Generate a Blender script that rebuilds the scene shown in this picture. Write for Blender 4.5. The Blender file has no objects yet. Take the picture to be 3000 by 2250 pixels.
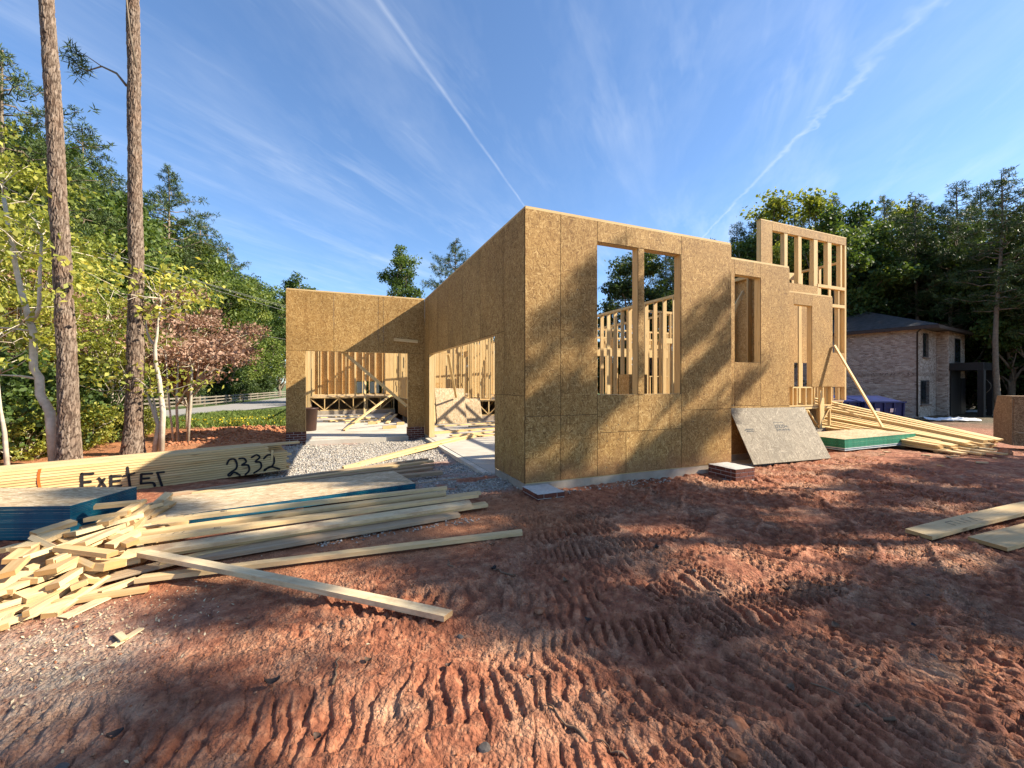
import bpy, bmesh, math, random
import numpy as np
from mathutils import Matrix, Vector, Euler
SC = bpy.context.scene
COL = SC.collection
R = math.radians
# ------------------------------------------------------------------ camera
cd = bpy.data.cameras.new('camera')
cam = bpy.data.objects.new('camera', cd); COL.objects.link(cam)
cd.sensor_width = 36.0; cd.lens = 36.0 * 1227.0 / 3000.0
cd.shift_y = -0.001
cd.clip_start = 0.05; cd.clip_end = 3000.0
cam.location = (0, 0, 1.64); cam.rotation_euler = (R(90), 0, R(-23.0))
SC.camera = cam
# ------------------------------------------------------------------ sun, sky, exposure
TO_SUN = Vector((1.365, -0.60, 1.0)).normalized()
sd = bpy.data.lights.new('sun', 'SUN'); sun = bpy.data.objects.new('sun', sd); COL.objects.link(sun)
sd.energy = 5.0; sd.angle = R(0.55); sd.color = (1.0, 0.90, 0.74)
sun.location = (40, -18, 30)
sun.rotation_euler = TO_SUN.to_track_quat('Z', 'Y').to_euler()
EXPOSURE = 1.25
SKY_STRENGTH = 0.088
W = bpy.data.worlds.new('World'); SC.world = W; W.use_nodes = True
SC.view_settings.view_transform = 'Standard'; SC.view_settings.look = 'None'
SC.view_settings.exposure = EXPOSURE; SC.view_settings.gamma = 1.0
SC.view_settings.use_curve_mapping = False
SC.cycles.use_denoising = True
SC.cycles.max_bounces = 5; SC.cycles.diffuse_bounces = 3; SC.cycles.transparent_max_bounces = 8
SC.cycles.caustics_reflective = False; SC.cycles.caustics_refractive = False

class NT:
    """small node-tree helper"""
    def __init__(s, tree): s.t = tree; s.n = tree.nodes; s.l = tree.links
    def new(s, typ, **kw):
        n = s.n.new(typ)
        for k, v in kw.items(): setattr(n, k, v)
        return n
    def put(s, sock, v):
        if isinstance(v, bpy.types.NodeSocket): s.l.new(v, sock)
        elif v is not None: sock.default_value = v
    def math(s, op, a, b=None, c=None, clamp=False):
        n = s.new('ShaderNodeMath', operation=op, use_clamp=clamp)
        for i, v in enumerate((a, b, c)): s.put(n.inputs[i], v)
        return n.outputs[0]
    def vmath(s, op, a, b=None, scale=None):
        n = s.new('ShaderNodeVectorMath', operation=op); s.put(n.inputs[0], a); s.put(n.inputs[1], b)
        if scale is not None: s.put(n.inputs['Scale'], scale)
        return n.outputs['Value'] if op in ('LENGTH', 'DOT_PRODUCT', 'DISTANCE') else n.outputs[0]
    def noise(s, vec, scale, detail=3.0, rough=0.55, dist=0.0):
        n = s.new('ShaderNodeTexNoise'); s.put(n.inputs['Vector'], vec); n.inputs['Scale'].default_value = scale
        n.inputs['Detail'].default_value = detail; n.inputs['Roughness'].default_value = rough
        n.inputs['Distortion'].default_value = dist
        return n.outputs[0]
    def vor(s, vec, scale, feature='F1', rnd=1.0):
        n = s.new('ShaderNodeTexVoronoi', feature=feature); s.put(n.inputs['Vector'], vec); n.inputs['Scale'].default_value = scale
        n.inputs['Randomness'].default_value = rnd
        return n
    def mapping(s, vec, loc=(0, 0, 0), rot=(0, 0, 0), scale=(1, 1, 1)):
        n = s.new('ShaderNodeMapping'); s.put(n.inputs[0], vec)
        s.put(n.inputs[1], loc); s.put(n.inputs[2], rot); s.put(n.inputs[3], scale)
        return n.outputs[0]
    def ramp(s, fac, stops, interp='LINEAR'):
        n = s.new('ShaderNodeValToRGB'); s.put(n.inputs[0], fac); r = n.color_ramp; r.interpolation = interp
        while len(r.elements) < len(stops): r.elements.new(0.5)
        for e, (p, c) in zip(r.elements, stops):
            e.position = p; e.color = (c, c, c, 1) if isinstance(c, (int, float)) else (*c, 1)
        return n.outputs[0]
    def mix(s, fac, a, b, blend='MIX'):
        n = s.new('ShaderNodeMix', data_type='RGBA', blend_type=blend)
        s.put(n.inputs[0], fac)
        for i, v in ((6, a), (7, b)):
            s.put(n.inputs[i], (*v, 1) if isinstance(v, tuple) and len(v) == 3 else v)
        return n.outputs[2]
    def mapr(s, v, a, b, c, d, clamp=True):
        n = s.new('ShaderNodeMapRange', clamp=clamp)
        for i, x in enumerate((v, a, b, c, d)): s.put(n.inputs[i], x)
        return n.outputs[0]
    def comb(s, x, y, z):
        n = s.new('ShaderNodeCombineXYZ')
        for i, v in enumerate((x, y, z)): s.put(n.inputs[i], v)
        return n.outputs[0]
    def sep(s, v):
        n = s.new('ShaderNodeSeparateXYZ'); s.put(n.inputs[0], v); return n.outputs
    def attr(s, name):
        return s.new('ShaderNodeAttribute', attribute_name=name)

# --- world: physical sky with cirrus streaks and contrails on a flat cloud layer overhead
w = NT(W.node_tree); w.n.clear()
tc = w.new('ShaderNodeTexCoord')
sky = w.new('ShaderNodeTexSky', sky_type='NISHITA'); sky.sun_disc = False
sky.sun_elevation = math.asin(TO_SUN.z); sky.sun_rotation = math.atan2(TO_SUN.x, TO_SUN.y)
sky.altitude = 100; sky.air_density = 1.0; sky.dust_density = 0.35; sky.ozone_density = 2.6
d = tc.outputs['Generated']
dx, dy, dz = w.sep(d)
dzc = w.math('MAXIMUM', dz, 0.03)
P = w.comb(w.math('DIVIDE', dx, dzc), w.math('DIVIDE', dy, dzc), 0.0)
wv = w.noise(P, 0.8, 2.0)
rag = w.math('SUBTRACT', w.noise(P, 6.0, 3.0, 0.65), 0.5)
Pw = w.vmath('ADD', P, w.vmath('SCALE', w.comb(wv, wv, 0.0), scale=0.5))
def streaks(ang, along, across, scale, lo, hi, seed):
    q = w.mapping(w.mapping(Pw, loc=(seed * 3.1, seed, 0), rot=(0, 0, -ang)), scale=(along, across, 1))
    return w.mapr(w.noise(q, scale, 5.0, 0.66), lo, hi, 0, 1)
c1 = streaks(R(42), 0.50, 2.6, 1.3, 0.50, 0.84, 3.7)
c2 = streaks(R(58), 0.8, 2.2, 1.1, 0.42, 0.90, 11.3)
broad = w.mapr(wv, 0.34, 0.60, 0.30, 1.0)
cloud = w.math('MULTIPLY', w.math('ADD', w.math('MULTIPLY', c1, 0.80), w.math('MULTIPLY', c2, 0.55)), broad)
def trail(p, q, width0, width1, strength, ragged, t0=0.0, t1=1.0):
    p = Vector(p); q = Vector(q); L = (q - p).length; u = (q - p) / L; n = Vector((-u.y, u.x))
    t = w.math('DIVIDE', w.math('SUBTRACT', w.vmath('DOT_PRODUCT', P, (u.x, u.y, 0)), u.dot(p)), L)
    o = w.math('SUBTRACT', w.vmath('DOT_PRODUCT', P, (n.x, n.y, 0)), n.dot(p))
    o = w.math('ADD', o, w.math('MULTIPLY', rag, ragged))
    wd = w.mapr(t, 0, 1, width0, width1)
    m = w.math('SUBTRACT', 1.0, w.math('DIVIDE', w.math('ABSOLUTE', o), wd), clamp=True)
    fade = w.math('MULTIPLY', w.mapr(t, t0 - 0.10, t0 + 0.05, 0, 1), w.mapr(t, t1 - 0.1, t1 + 0.4, 1, 0))
    txt = w.mapr(rag, -0.16, 0.12, 0.45, 1.0)
    return w.math('MULTIPLY', w.math('MULTIPLY', m, fade), w.math('MULTIPLY', txt, strength))
tr1 = trail((0.05, 1.08), (0.98, 2.14), 0.012, 0.008, 0.55, 0.012, -0.3, 1.3)
tr2 = trail((1.38, 0.50), (1.72, 1.08), 0.050, 0.016, 0.45, 0.22, -0.3, 0.97)
tr2b = trail((1.70, 1.05), (2.16, 1.85), 0.018, 0.011, 0.6, 0.06, 0.02, 1.6)
total = w.math('ADD', cloud, w.math('ADD', tr1, w.math('ADD', tr2, tr2b)), clamp=True)
fadeh = w.mapr(dz, 0.02, 0.25, 0.35, 1.0)
total = w.math('MULTIPLY', total, fadeh)
gm = w.new('ShaderNodeGamma'); w.put(gm.inputs[0], w.vmath('SCALE', sky.outputs[0], scale=0.25)); gm.inputs[1].default_value = 0.90
skyc = w.mix(1.0, w.vmath('SCALE', gm.outputs[0], scale=4.0), (0.80, 0.97, 1.16), 'MULTIPLY')
white = w.mix(0.80, skyc, w.vmath('SCALE', (0.93, 0.97, 1.0), scale=6.6))
col = w.mix(w.math('MULTIPLY', total, 0.44), skyc, white)
bg = w.new('ShaderNodeBackground'); w.put(bg.inputs[0], col); bg.inputs[1].default_value = SKY_STRENGTH
wo = w.new('ShaderNodeOutputWorld'); w.l.new(bg.outputs[0], wo.inputs[0])

# ------------------------------------------------------------------ materials
def material(name):
    m = bpy.data.materials.new(name); m.use_nodes = True
    t = NT(m.node_tree); t.n.clear()
    out = t.new('ShaderNodeOutputMaterial'); b = t.new('ShaderNodeBsdfPrincipled')
    t.l.new(b.outputs[0], out.inputs[0])
    b.inputs['Roughness'].default_value = 0.75; b.inputs['Specular IOR Level'].default_value = 0.25
    return m, t, b, out
def bump(t, b, h, dist, strength=1.0):
    n = t.new('ShaderNodeBump'); n.inputs['Strength'].default_value = strength; n.inputs['Distance'].default_value = dist
    t.put(n.inputs['Height'], h); t.l.new(n.outputs[0], b.inputs['Normal'])
def uvr(t, k=37.0):
    """metric uv shifted by a random amount for each object"""
    uv = t.new('ShaderNodeUVMap').outputs[0]
    oi = t.new('ShaderNodeObjectInfo').outputs['Random']
    return t.vmath('ADD', uv, t.comb(t.math('MULTIPLY', oi, k), t.math('MULTIPLY', oi, k * 1.7), t.math('MULTIPLY', oi, 3.0))), oi

def mat_lumber(name, c_lo, c_hi, c_grain, vary=0.35, dirt=0.0):
    m, t, b, o = material(name)
    q, oi = uvr(t)
    ring = t.noise(t.mapping(q, scale=(0.55, 14.0, 1)), 3.0, 4.0, 0.6, 0.8)
    fine = t.noise(t.mapping(q, scale=(2.0, 110.0, 1)), 3.0, 3.0)
    col = t.mix(t.mapr(ring, 0.35, 0.68, 0, 1), c_hi, c_lo)
    col = t.mix(t.math('MULTIPLY', t.mapr(fine, 0.45, 0.8, 0, 1), 0.45), col, c_grain)
    kn = t.vor(t.mapping(q, scale=(2.2, 9.0, 1)), 1.0)
    knot = t.math('MULTIPLY', t.mapr(kn.outputs['Distance'], 0.05, 0.17, 1, 0), t.math('GREATER_THAN', t.sep(kn.outputs['Color'])[0], 0.55))
    col = t.mix(t.math('MULTIPLY', knot, 0.75), col, (0.20, 0.10, 0.04))
    tone = t.math('FRACT', t.math('MULTIPLY', oi, 7.31))
    col = t.mix(t.math('MULTIPLY', tone, vary), col, t.mix(1.0, col, (0.78, 0.62, 0.44), 'MULTIPLY'))
    endm = t.math('GREATER_THAN', t.sep(t.new('ShaderNodeUVMap').outputs[0])[0], 5.5)
    col = t.mix(t.math('MULTIPLY', endm, 0.75), col, t.mix(1.0, col, (0.72, 0.56, 0.38), 'MULTIPLY'))
    if dirt:
        dn = t.noise(q, 2.6, 5.0, 0.65)
        col = t.mix(t.math('MULTIPLY', t.mapr(dn, 0.50, 0.74, 0, 1), dirt), col, (0.27, 0.13, 0.075))
    t.put(b.inputs['Base Color'], col); b.inputs['Roughness'].default_value = 0.7
    return m

def mat_osb(name, stops, strand=1.0, grain=0.0, vary=0.45, rough=0.72, splash=False):
    m, t, b, o = material(name)
    q, oi = uvr(t)
    wob = t.noise(q, 6.0, 2.0)
    q = t.vmath('ADD', q, t.vmath('SCALE', t.comb(wob, wob, 0), scale=0.03))
    layers = []
    for i, ang in enumerate((0.15, 0.95, -0.7, 1.6, -0.2)):
        mm = t.mapping(q, loc=(i * 3.3, i * 1.7, 0), rot=(0, 0, ang * (1.0 - grain)))
        v = t.vor(t.mapping(mm, scale=(15.0 / strand, 84.0 / strand, 1)), 1.0)
        layers.append((t.sep(v.outputs['Color'])[0], t.sep(v.outputs['Color'])[1], v.outputs['Distance']))
    val, hgt = layers[0][0], layers[0][1]
    for a, h, dd in layers[1:]:
        k = t.math('GREATER_THAN', h, hgt)
        val = t.mix(k, val, a); hgt = t.math('MAXIMUM', h, hgt)
    col = t.ramp(val, stops)
    big = t.noise(q, 0.9, 3.0)
    col = t.mix(1.0, col, t.ramp(big, [(0.3, 0.82), (0.7, 1.12)]), 'MULTIPLY')
    sp = t.vor(q, 24.0); sk = t.math('MULTIPLY', t.mapr(sp.outputs['Distance'], 0.06, 0.13, 1, 0), t.math('GREATER_THAN', t.sep(sp.outputs['Color'])[1], 0.86))
    col = t.mix(t.math('MULTIPLY', sk, 0.8), col, (0.06, 0.03, 0.015))
    col = t.mix(t.math('MULTIPLY', oi, vary), col, t.mix(1.0, col, (0.82, 0.74, 0.62), 'MULTIPLY'))
    if splash:   # dried mud thrown up on the lowest part of the walls, and faint run marks
        pos = t.new('ShaderNodeNewGeometry').outputs['Position']; pz = t.sep(pos)[2]; mn = t.noise(pos, 3.5, 5.0, 0.65)
        k = t.math('MULTIPLY', t.mapr(t.math('ADD', pz, t.math('MULTIPLY', mn, -0.9)), -0.30, 0.10, 1, 0), 0.55)
        col = t.mix(k, col, (0.23, 0.105, 0.05))
        rn = t.noise(t.mapping(pos, scale=(3.0, 3.0, 0.35)), 1.6, 4.0, 0.6); col = t.mix(t.mapr(rn, 0.52, 0.78, 0, 0.40), col, t.mix(1.0, col, (0.60, 0.50, 0.40), 'MULTIPLY'))
    t.put(b.inputs['Base Color'], col); b.inputs['Roughness'].default_value = rough
    return m

def mat_noise(name, c0, c1, scale, rough=0.85, bumpd=0.0, coord='Object', c2=None, detail=5.0):
    m, t, b, o = material(name)
    q = t.new('ShaderNodeTexCoord').outputs[coord]
    n = t.noise(q, scale, detail, 0.6)
    col = t.ramp(n, [(0.32, c0), (0.68, c1)])
    if c2:
        n2 = t.noise(q, scale * 0.22, 4.0, 0.6); col = t.mix(t.mapr(n2, 0.48, 0.7, 0, 0.8), col, c2)
    oi = t.new('ShaderNodeObjectInfo').outputs['Random']
    col = t.mix(1.0, col, t.ramp(oi, [(0, 0.82), (1, 1.15)]), 'MULTIPLY')
    t.put(b.inputs['Base Color'], col); b.inputs['Roughness'].default_value = rough
    if bumpd: bump(t, b, n, bumpd, 0.8)
    return m

def mat_leaf(name, dark, mid, light, trans=0.35, tint2=None):
    m, t, b, o = material(name)
    a = t.attr('tint').outputs['Fac']
    oi = t.new('ShaderNodeObjectInfo').outputs['Random']
    col = t.ramp(a, [(0.0, dark), (0.5, mid), (1.0, light)])
    col = t.mix(1.0, col, t.ramp(oi, [(0, (0.82, 0.86, 0.80)), (1, (1.15, 1.08, 1.0))]), 'MULTIPLY')
    df = t.new('ShaderNodeBsdfPrincipled'); t.put(df.inputs['Base Color'], col); df.inputs['Roughness'].default_value = 0.55
    df.inputs['Specular IOR Level'].default_value = 0.3
    tl = t.new('ShaderNodeBsdfTranslucent'); t.put(tl.inputs[0], t.mix(1.0, col, tint2 or (1.25, 1.2, 0.55), 'MULTIPLY'))
    mx = t.new('ShaderNodeMixShader'); mx.inputs[0].default_value = trans
    t.l.new(df.outputs[0], mx.inputs[1]); t.l.new(tl.outputs[0], mx.inputs[2]); t.l.new(mx.outputs[0], o.inputs[0])
    t.n.remove(b)
    return m

def mat_flat(name, c, rough=0.6, spec=0.3, metal=0.0):
    m, t, b, o = material(name)
    q = t.new('ShaderNodeTexCoord').outputs['Object']
    n = t.noise(q, 9.0, 5.0, 0.6)
    t.put(b.inputs['Base Color'], t.mix(1.0, (*c, 1), t.ramp(n, [(0.3, 0.78), (0.7, 1.15)]), 'MULTIPLY'))
    b.inputs['Roughness'].default_value = rough; b.inputs['Specular IOR Level'].default_value = spec
    b.inputs['Metallic'].default_value = metal
    return m

M = {}
M['stud'] = mat_lumber('pine_lumber', (0.58, 0.40, 0.175), (0.73, 0.555, 0.285), (0.46, 0.28, 0.11), 0.50)
M['board'] = mat_lumber('pale_board', (0.57, 0.41, 0.205), (0.69, 0.53, 0.295), (0.42, 0.26, 0.11), 0.45, 0.38)
M['muddy'] = mat_lumber('muddy_board', (0.60, 0.45, 0.26), (0.72, 0.57, 0.35), (0.40, 0.26, 0.13), 0.2, 0.85)
M['scrap'] = mat_lumber('offcut_wood', (0.57, 0.42, 0.22), (0.71, 0.55, 0.315), (0.42, 0.27, 0.12), 0.75, 0.40)
M['worn'] = mat_lumber('weathered_board', (0.34, 0.25, 0.16), (0.48, 0.37, 0.24), (0.22, 0.14, 0.08), 0.5, 0.4)
GOLD = [(0.0, (0.185, 0.092, 0.025)), (0.3, (0.33, 0.185, 0.056)), (0.75, (0.43, 0.258, 0.086)), (1.0, (0.60, 0.40, 0.165))]
M['osb_edge_shade'] = mat_flat('osb_shaded_edge', (0.085, 0.045, 0.018), 0.9)  # dark cut edges, with the shadow of the sheet joints painted in
M['osb'] = mat_osb('gold_osb', GOLD, splash=True)
M['osb_in'] = mat_osb('orange_osb', [(0.0, (0.34, 0.18, 0.06)), (0.4, (0.52, 0.31, 0.11)), (0.75, (0.62, 0.41, 0.17)), (1.0, (0.74, 0.54, 0.28))])
M['osb_grey'] = mat_osb('grey_osb', [(0.0, (0.15, 0.115, 0.075)), (0.3, (0.195, 0.158, 0.108)), (0.75, (0.24, 0.197, 0.138)), (1.0, (0.35, 0.295, 0.215))], 1.5)
M['osb_tan'] = mat_osb('tan_osb', [(0.0, (0.30, 0.20, 0.11)), (0.4, (0.47, 0.35, 0.21)), (0.75, (0.58, 0.45, 0.28)), (1.0, (0.70, 0.58, 0.40))], 1.3, 0.85)
M['osb_mud'] = mat_osb('muddy_osb', [(0.0, (0.15, 0.08, 0.04)), (0.5, (0.28, 0.17, 0.09)), (1.0, (0.45, 0.31, 0.18))])
M['concrete'] = mat_noise('concrete', (0.24, 0.20, 0.155), (0.36, 0.31, 0.245), 5.0, 0.9, 0.003, c2=(0.36, 0.26, 0.19))
M['slab'] = mat_noise('concrete_slab', (0.50, 0.45, 0.37), (0.60, 0.55, 0.46), 3.0, 0.85, 0.001, c2=(0.46, 0.36, 0.26))
M['mortar'] = mat_noise('mortar', (0.42, 0.39, 0.35), (0.56, 0.53, 0.48), 20.0, 0.95, 0.002)
M['brick'] = mat_noise('dark_red_brick', (0.11, 0.035, 0.022), (0.20, 0.065, 0.04), 14.0, 0.85, 0.002, c2=(0.07, 0.025, 0.02))
M['blue'] = mat_noise('blue_edge_paint', (0.0, 0.05, 0.10), (0.004, 0.09, 0.145), 8.0, 0.55, c2=(0.0, 0.13, 0.165))
M['green'] = mat_noise('green_edge_paint', (0.015, 0.16, 0.09), (0.03, 0.25, 0.15), 8.0, 0.6)
M['white_edge'] = mat_noise('white_edge_paint', (0.45, 0.5, 0.52), (0.62, 0.66, 0.66), 8.0, 0.7)
M['black'] = mat_flat('black_spray_paint', (0.012, 0.011, 0.012), 0.65)
M['pencil'] = mat_flat('pencil_marks', (0.10, 0.085, 0.07), 0.8)
M['strap'] = mat_flat('orange_strap', (0.62, 0.13, 0.02), 0.5)
M['bin'] = mat_flat('brown_plastic', (0.05, 0.022, 0.015), 0.45, 0.4)
M['gap_view'] = mat_flat('blue_grey_gap_view', (0.20, 0.30, 0.38), 0.35, 0.5)
M['nail'] = mat_flat('dark_metal', (0.05, 0.045, 0.04), 0.5, 0.5)
M['bark'] = mat_noise('grey_bark', (0.16, 0.12, 0.085), (0.27, 0.215, 0.155), 6.0, 0.95, 0.01)
M['sapbark'] = mat_noise('pale_sapling_bark', (0.42, 0.36, 0.27), (0.60, 0.53, 0.42), 9.0, 0.9, 0.003, c2=(0.30, 0.24, 0.17))
def mat_pinebark():
    m, t, b, o = material('pine_bark')
    a = t.attr('plate').outputs['Fac']
    q = t.new('ShaderNodeTexCoord').outputs['Object']
    n = t.noise(t.mapping(q, scale=(1, 1, 0.5)), 22.0, 5.0, 0.65)
    n2 = t.noise(q, 3.0, 3.0)
    col = t.ramp(a, [(0.0, (0.045, 0.028, 0.020)), (0.25, (0.08, 0.054, 0.038)), (0.6, (0.17, 0.125, 0.092)), (1.0, (0.27, 0.21, 0.16))])
    col = t.mix(1.0, col, t.ramp(n, [(0.3, 0.70), (0.7, 1.18)]), 'MULTIPLY')
    col = t.mix(t.mapr(n2, 0.45, 0.7, 0, 0.5), col, t.mix(1.0, col, (1.05, 0.82, 0.68), 'MULTIPLY'))
    t.put(b.inputs['Base Color'], col); b.inputs['Roughness'].default_value = 0.95
    bump(t, b, n, 0.006, 0.7)
    return m
M['pinebark'] = mat_pinebark()
def mat_ground():
    m, t, b, o = material('red_clay')
    geo = t.new('ShaderNodeNewGeometry').outputs['Position']
    n1 = t.noise(geo, 1.3, 6.0, 0.62); n2 = t.noise(geo, 9.0, 6.0, 0.65); n3 = t.noise(geo, 55.0, 4.0, 0.6)
    clay = t.ramp(n2, [(0.28, (0.125, 0.037, 0.018)), (0.5, (0.30, 0.104, 0.049)), (0.72, (0.52, 0.245, 0.13))])
    dryc = t.ramp(n2, [(0.3, (0.46, 0.255, 0.145)), (0.7, (0.68, 0.47, 0.30))])
    dry = t.math('MULTIPLY', t.mapr(n1, 0.48, 0.68, 0, 1), 0.50)
    col = t.mix(dry, clay, dryc)
    orange = t.attr('loose').outputs['Fac']
    col = t.mix(orange, col, t.ramp(n2, [(0.3, (0.30, 0.115, 0.045)), (0.7, (0.50, 0.225, 0.10))]))
    dust = t.math('MULTIPLY', t.attr('sawdust').outputs['Fac'], t.mapr(n2, 0.33, 0.62, 0.25, 1))
    col = t.mix(dust, col, t.ramp(n3, [(0.3, (0.26, 0.20, 0.145)), (0.7, (0.46, 0.40, 0.31))]))
    gr = t.attr('gravelly').outputs['Fac']
    col = t.mix(gr, col, t.ramp(n3, [(0.3, (0.22, 0.20, 0.18)), (0.7, (0.52, 0.50, 0.46))]))
    g = t.attr('grassy').outputs['Fac']
    col = t.mix(g, col, t.ramp(n2, [(0.3, (0.05, 0.085, 0.02)), (0.7, (0.16, 0.21, 0.06))]))
    lf = t.attr('litter').outputs['Fac']
    col = t.mix(lf, col, t.ramp(n2, [(0.3, (0.05, 0.04, 0.02)), (0.7, (0.15, 0.11, 0.06))]))
    v1 = t.vor(t.vmath('ADD', geo, t.vmath('SCALE', t.comb(n2, n3, n2), scale=0.05)), 46.0)
    col = t.mix(t.math('MULTIPLY', t.mapr(v1.outputs['Distance'], 0.08, 0.22, 1, 0), t.math('GREATER_THAN', t.sep(v1.outputs['Color'])[0], 0.86)), col, (0.09, 0.03, 0.017))
    t.put(b.inputs['Base Color'], col); b.inputs['Roughness'].default_value = 0.82
    b.inputs['Specular IOR Level'].default_value = 0.35
    cr = t.math('MULTIPLY', v1.outputs['Distance'], -1.1)
    broken = t.mapr(n1, 0.38, 0.58, 0.2, 1.0)
    hgt = t.math('ADD', t.math('ADD', t.math('MULTIPLY', n2, 1.1), t.math('MULTIPLY', n3, 0.5)), t.math('MULTIPLY', cr, broken))
    bump(t, b, hgt, 0.022, 0.9)
    return m
M['ground'] = mat_ground()
M['clod'] = mat_noise('clay_clod', (0.22, 0.072, 0.03), (0.40, 0.165, 0.08), 30.0, 0.95, 0.004, coord='Object', c2=(0.45, 0.27, 0.17))
M['asphalt'] = mat_noise('pale_asphalt', (0.33, 0.31, 0.29), (0.42, 0.40, 0.37), 2.0, 0.9)
def mat_gravel():
    m, t, b, o = material('crushed_stone')
    a = t.attr('tint').outputs['Fac']
    t.put(b.inputs['Base Color'], t.ramp(a, [(0, (0.16, 0.135, 0.11)), (0.35, (0.30, 0.26, 0.21)), (0.75, (0.44, 0.39, 0.325)), (1, (0.60, 0.545, 0.465))]))
    b.inputs['Roughness'].default_value = 0.9
    return m
M['gravel'] = mat_gravel()
M['grass'] = mat_leaf('grass_blades', (0.07, 0.12, 0.025), (0.15, 0.22, 0.05), (0.30, 0.36, 0.11), 0.3)
M['flower'] = mat_leaf('yellow_flowers', (0.55, 0.42, 0.02), (0.7, 0.58, 0.03), (0.8, 0.7, 0.1), 0.3)
M['chips'] = mat_leaf('wood_chips', (0.34, 0.25, 0.15), (0.52, 0.42, 0.28), (0.66, 0.56, 0.40), 0.0)
M['leaf_maple'] = mat_leaf('yellow_green_leaves', (0.10, 0.135, 0.025), (0.30, 0.335, 0.065), (0.62, 0.58, 0.15), 0.45)
M['leaf_green'] = mat_leaf('green_leaves', (0.035, 0.065, 0.018), (0.075, 0.13, 0.032), (0.16, 0.22, 0.06), 0.35)
M['leaf_dark'] = mat_leaf('dark_green_leaves', (0.022, 0.042, 0.014), (0.05, 0.085, 0.025), (0.12, 0.16, 0.045), 0.35)
M['leaf_mid'] = mat_leaf('sunlit_tone_green_leaves', (0.055, 0.095, 0.022), (0.13, 0.19, 0.045), (0.30, 0.35, 0.10), 0.38)  # lighter copy of the leaf greens, sunlight mixed into the colour
M['leaf_brown'] = mat_leaf('rusty_leaves', (0.16, 0.09, 0.062), (0.35, 0.215, 0.155), (0.52, 0.36, 0.275), 0.3, (1.15, 0.9, 0.7))
M['needle'] = mat_leaf('pine_needles', (0.028, 0.052, 0.018), (0.068, 0.105, 0.035), (0.15, 0.19, 0.065), 0.22)
M['deadleaf'] = mat_leaf('dead_leaves', (0.025, 0.018, 0.018), (0.08, 0.05, 0.035), (0.25, 0.15, 0.09), 0.1, (1, .9, .7))
M['twig'] = mat_noise('root_bark', (0.13, 0.075, 0.045), (0.30, 0.19, 0.12), 12.0, 0.95)
M['stone'] = mat_noise('grey_stone', (0.06, 0.052, 0.048), (0.14, 0.12, 0.105), 10.0, 0.85, 0.004)
M['fence'] = mat_noise('weathered_fence_wood', (0.16, 0.135, 0.10), (0.26, 0.22, 0.17), 5.0, 0.9)
M['wire'] = mat_flat('bare_cable', (0.30, 0.29, 0.28), 0.5)
M['shingle'] = mat_noise('grey_shingles', (0.12, 0.118, 0.122), (0.21, 0.208, 0.21), 4.0, 0.95)
M['fascia'] = mat_flat('dark_brown_fascia', (0.045, 0.03, 0.024), 0.6)
M['dark'] = mat_flat('black_painted_porch', (0.013, 0.012, 0.012), 0.55)
M['frame_dark'] = mat_flat('dark_window_frame', (0.02, 0.02, 0.022), 0.4)
M['bluebin'] = mat_noise('blue_painted_steel', (0.006, 0.014, 0.075), (0.012, 0.026, 0.13), 3.0, 0.45)
M['white'] = mat_flat('white_plastic', (0.72, 0.74, 0.76), 0.5)
def mat_glass():
    m, t, b, o = material('window_glass'); b.inputs['Base Color'].default_value = (0.02, 0.025, 0.03, 1)
    b.inputs['Roughness'].default_value = 0.06; b.inputs['Specular IOR Level'].default_value = 0.8
    return m
M['glass'] = mat_glass()
def mat_hbrick():
    m, t, b, o = material('tan_grey_brick'); a = t.attr('tint').outputs['Fac']
    q = t.new('ShaderNodeTexCoord').outputs['Object']; n = t.noise(q, 3.0, 4.0)
    col = t.ramp(a, [(0, (0.22, 0.155, 0.12)), (0.3, (0.38, 0.295, 0.235)), (0.7, (0.50, 0.415, 0.345)), (1, (0.63, 0.55, 0.47))])
    t.put(b.inputs['Base Color'], t.mix(1.0, col, t.ramp(n, [(0.3, 0.85), (0.7, 1.1)]), 'MULTIPLY')); b.inputs['Roughness'].default_value = 0.9
    return m
M['hbrick'] = mat_hbrick()

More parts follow.
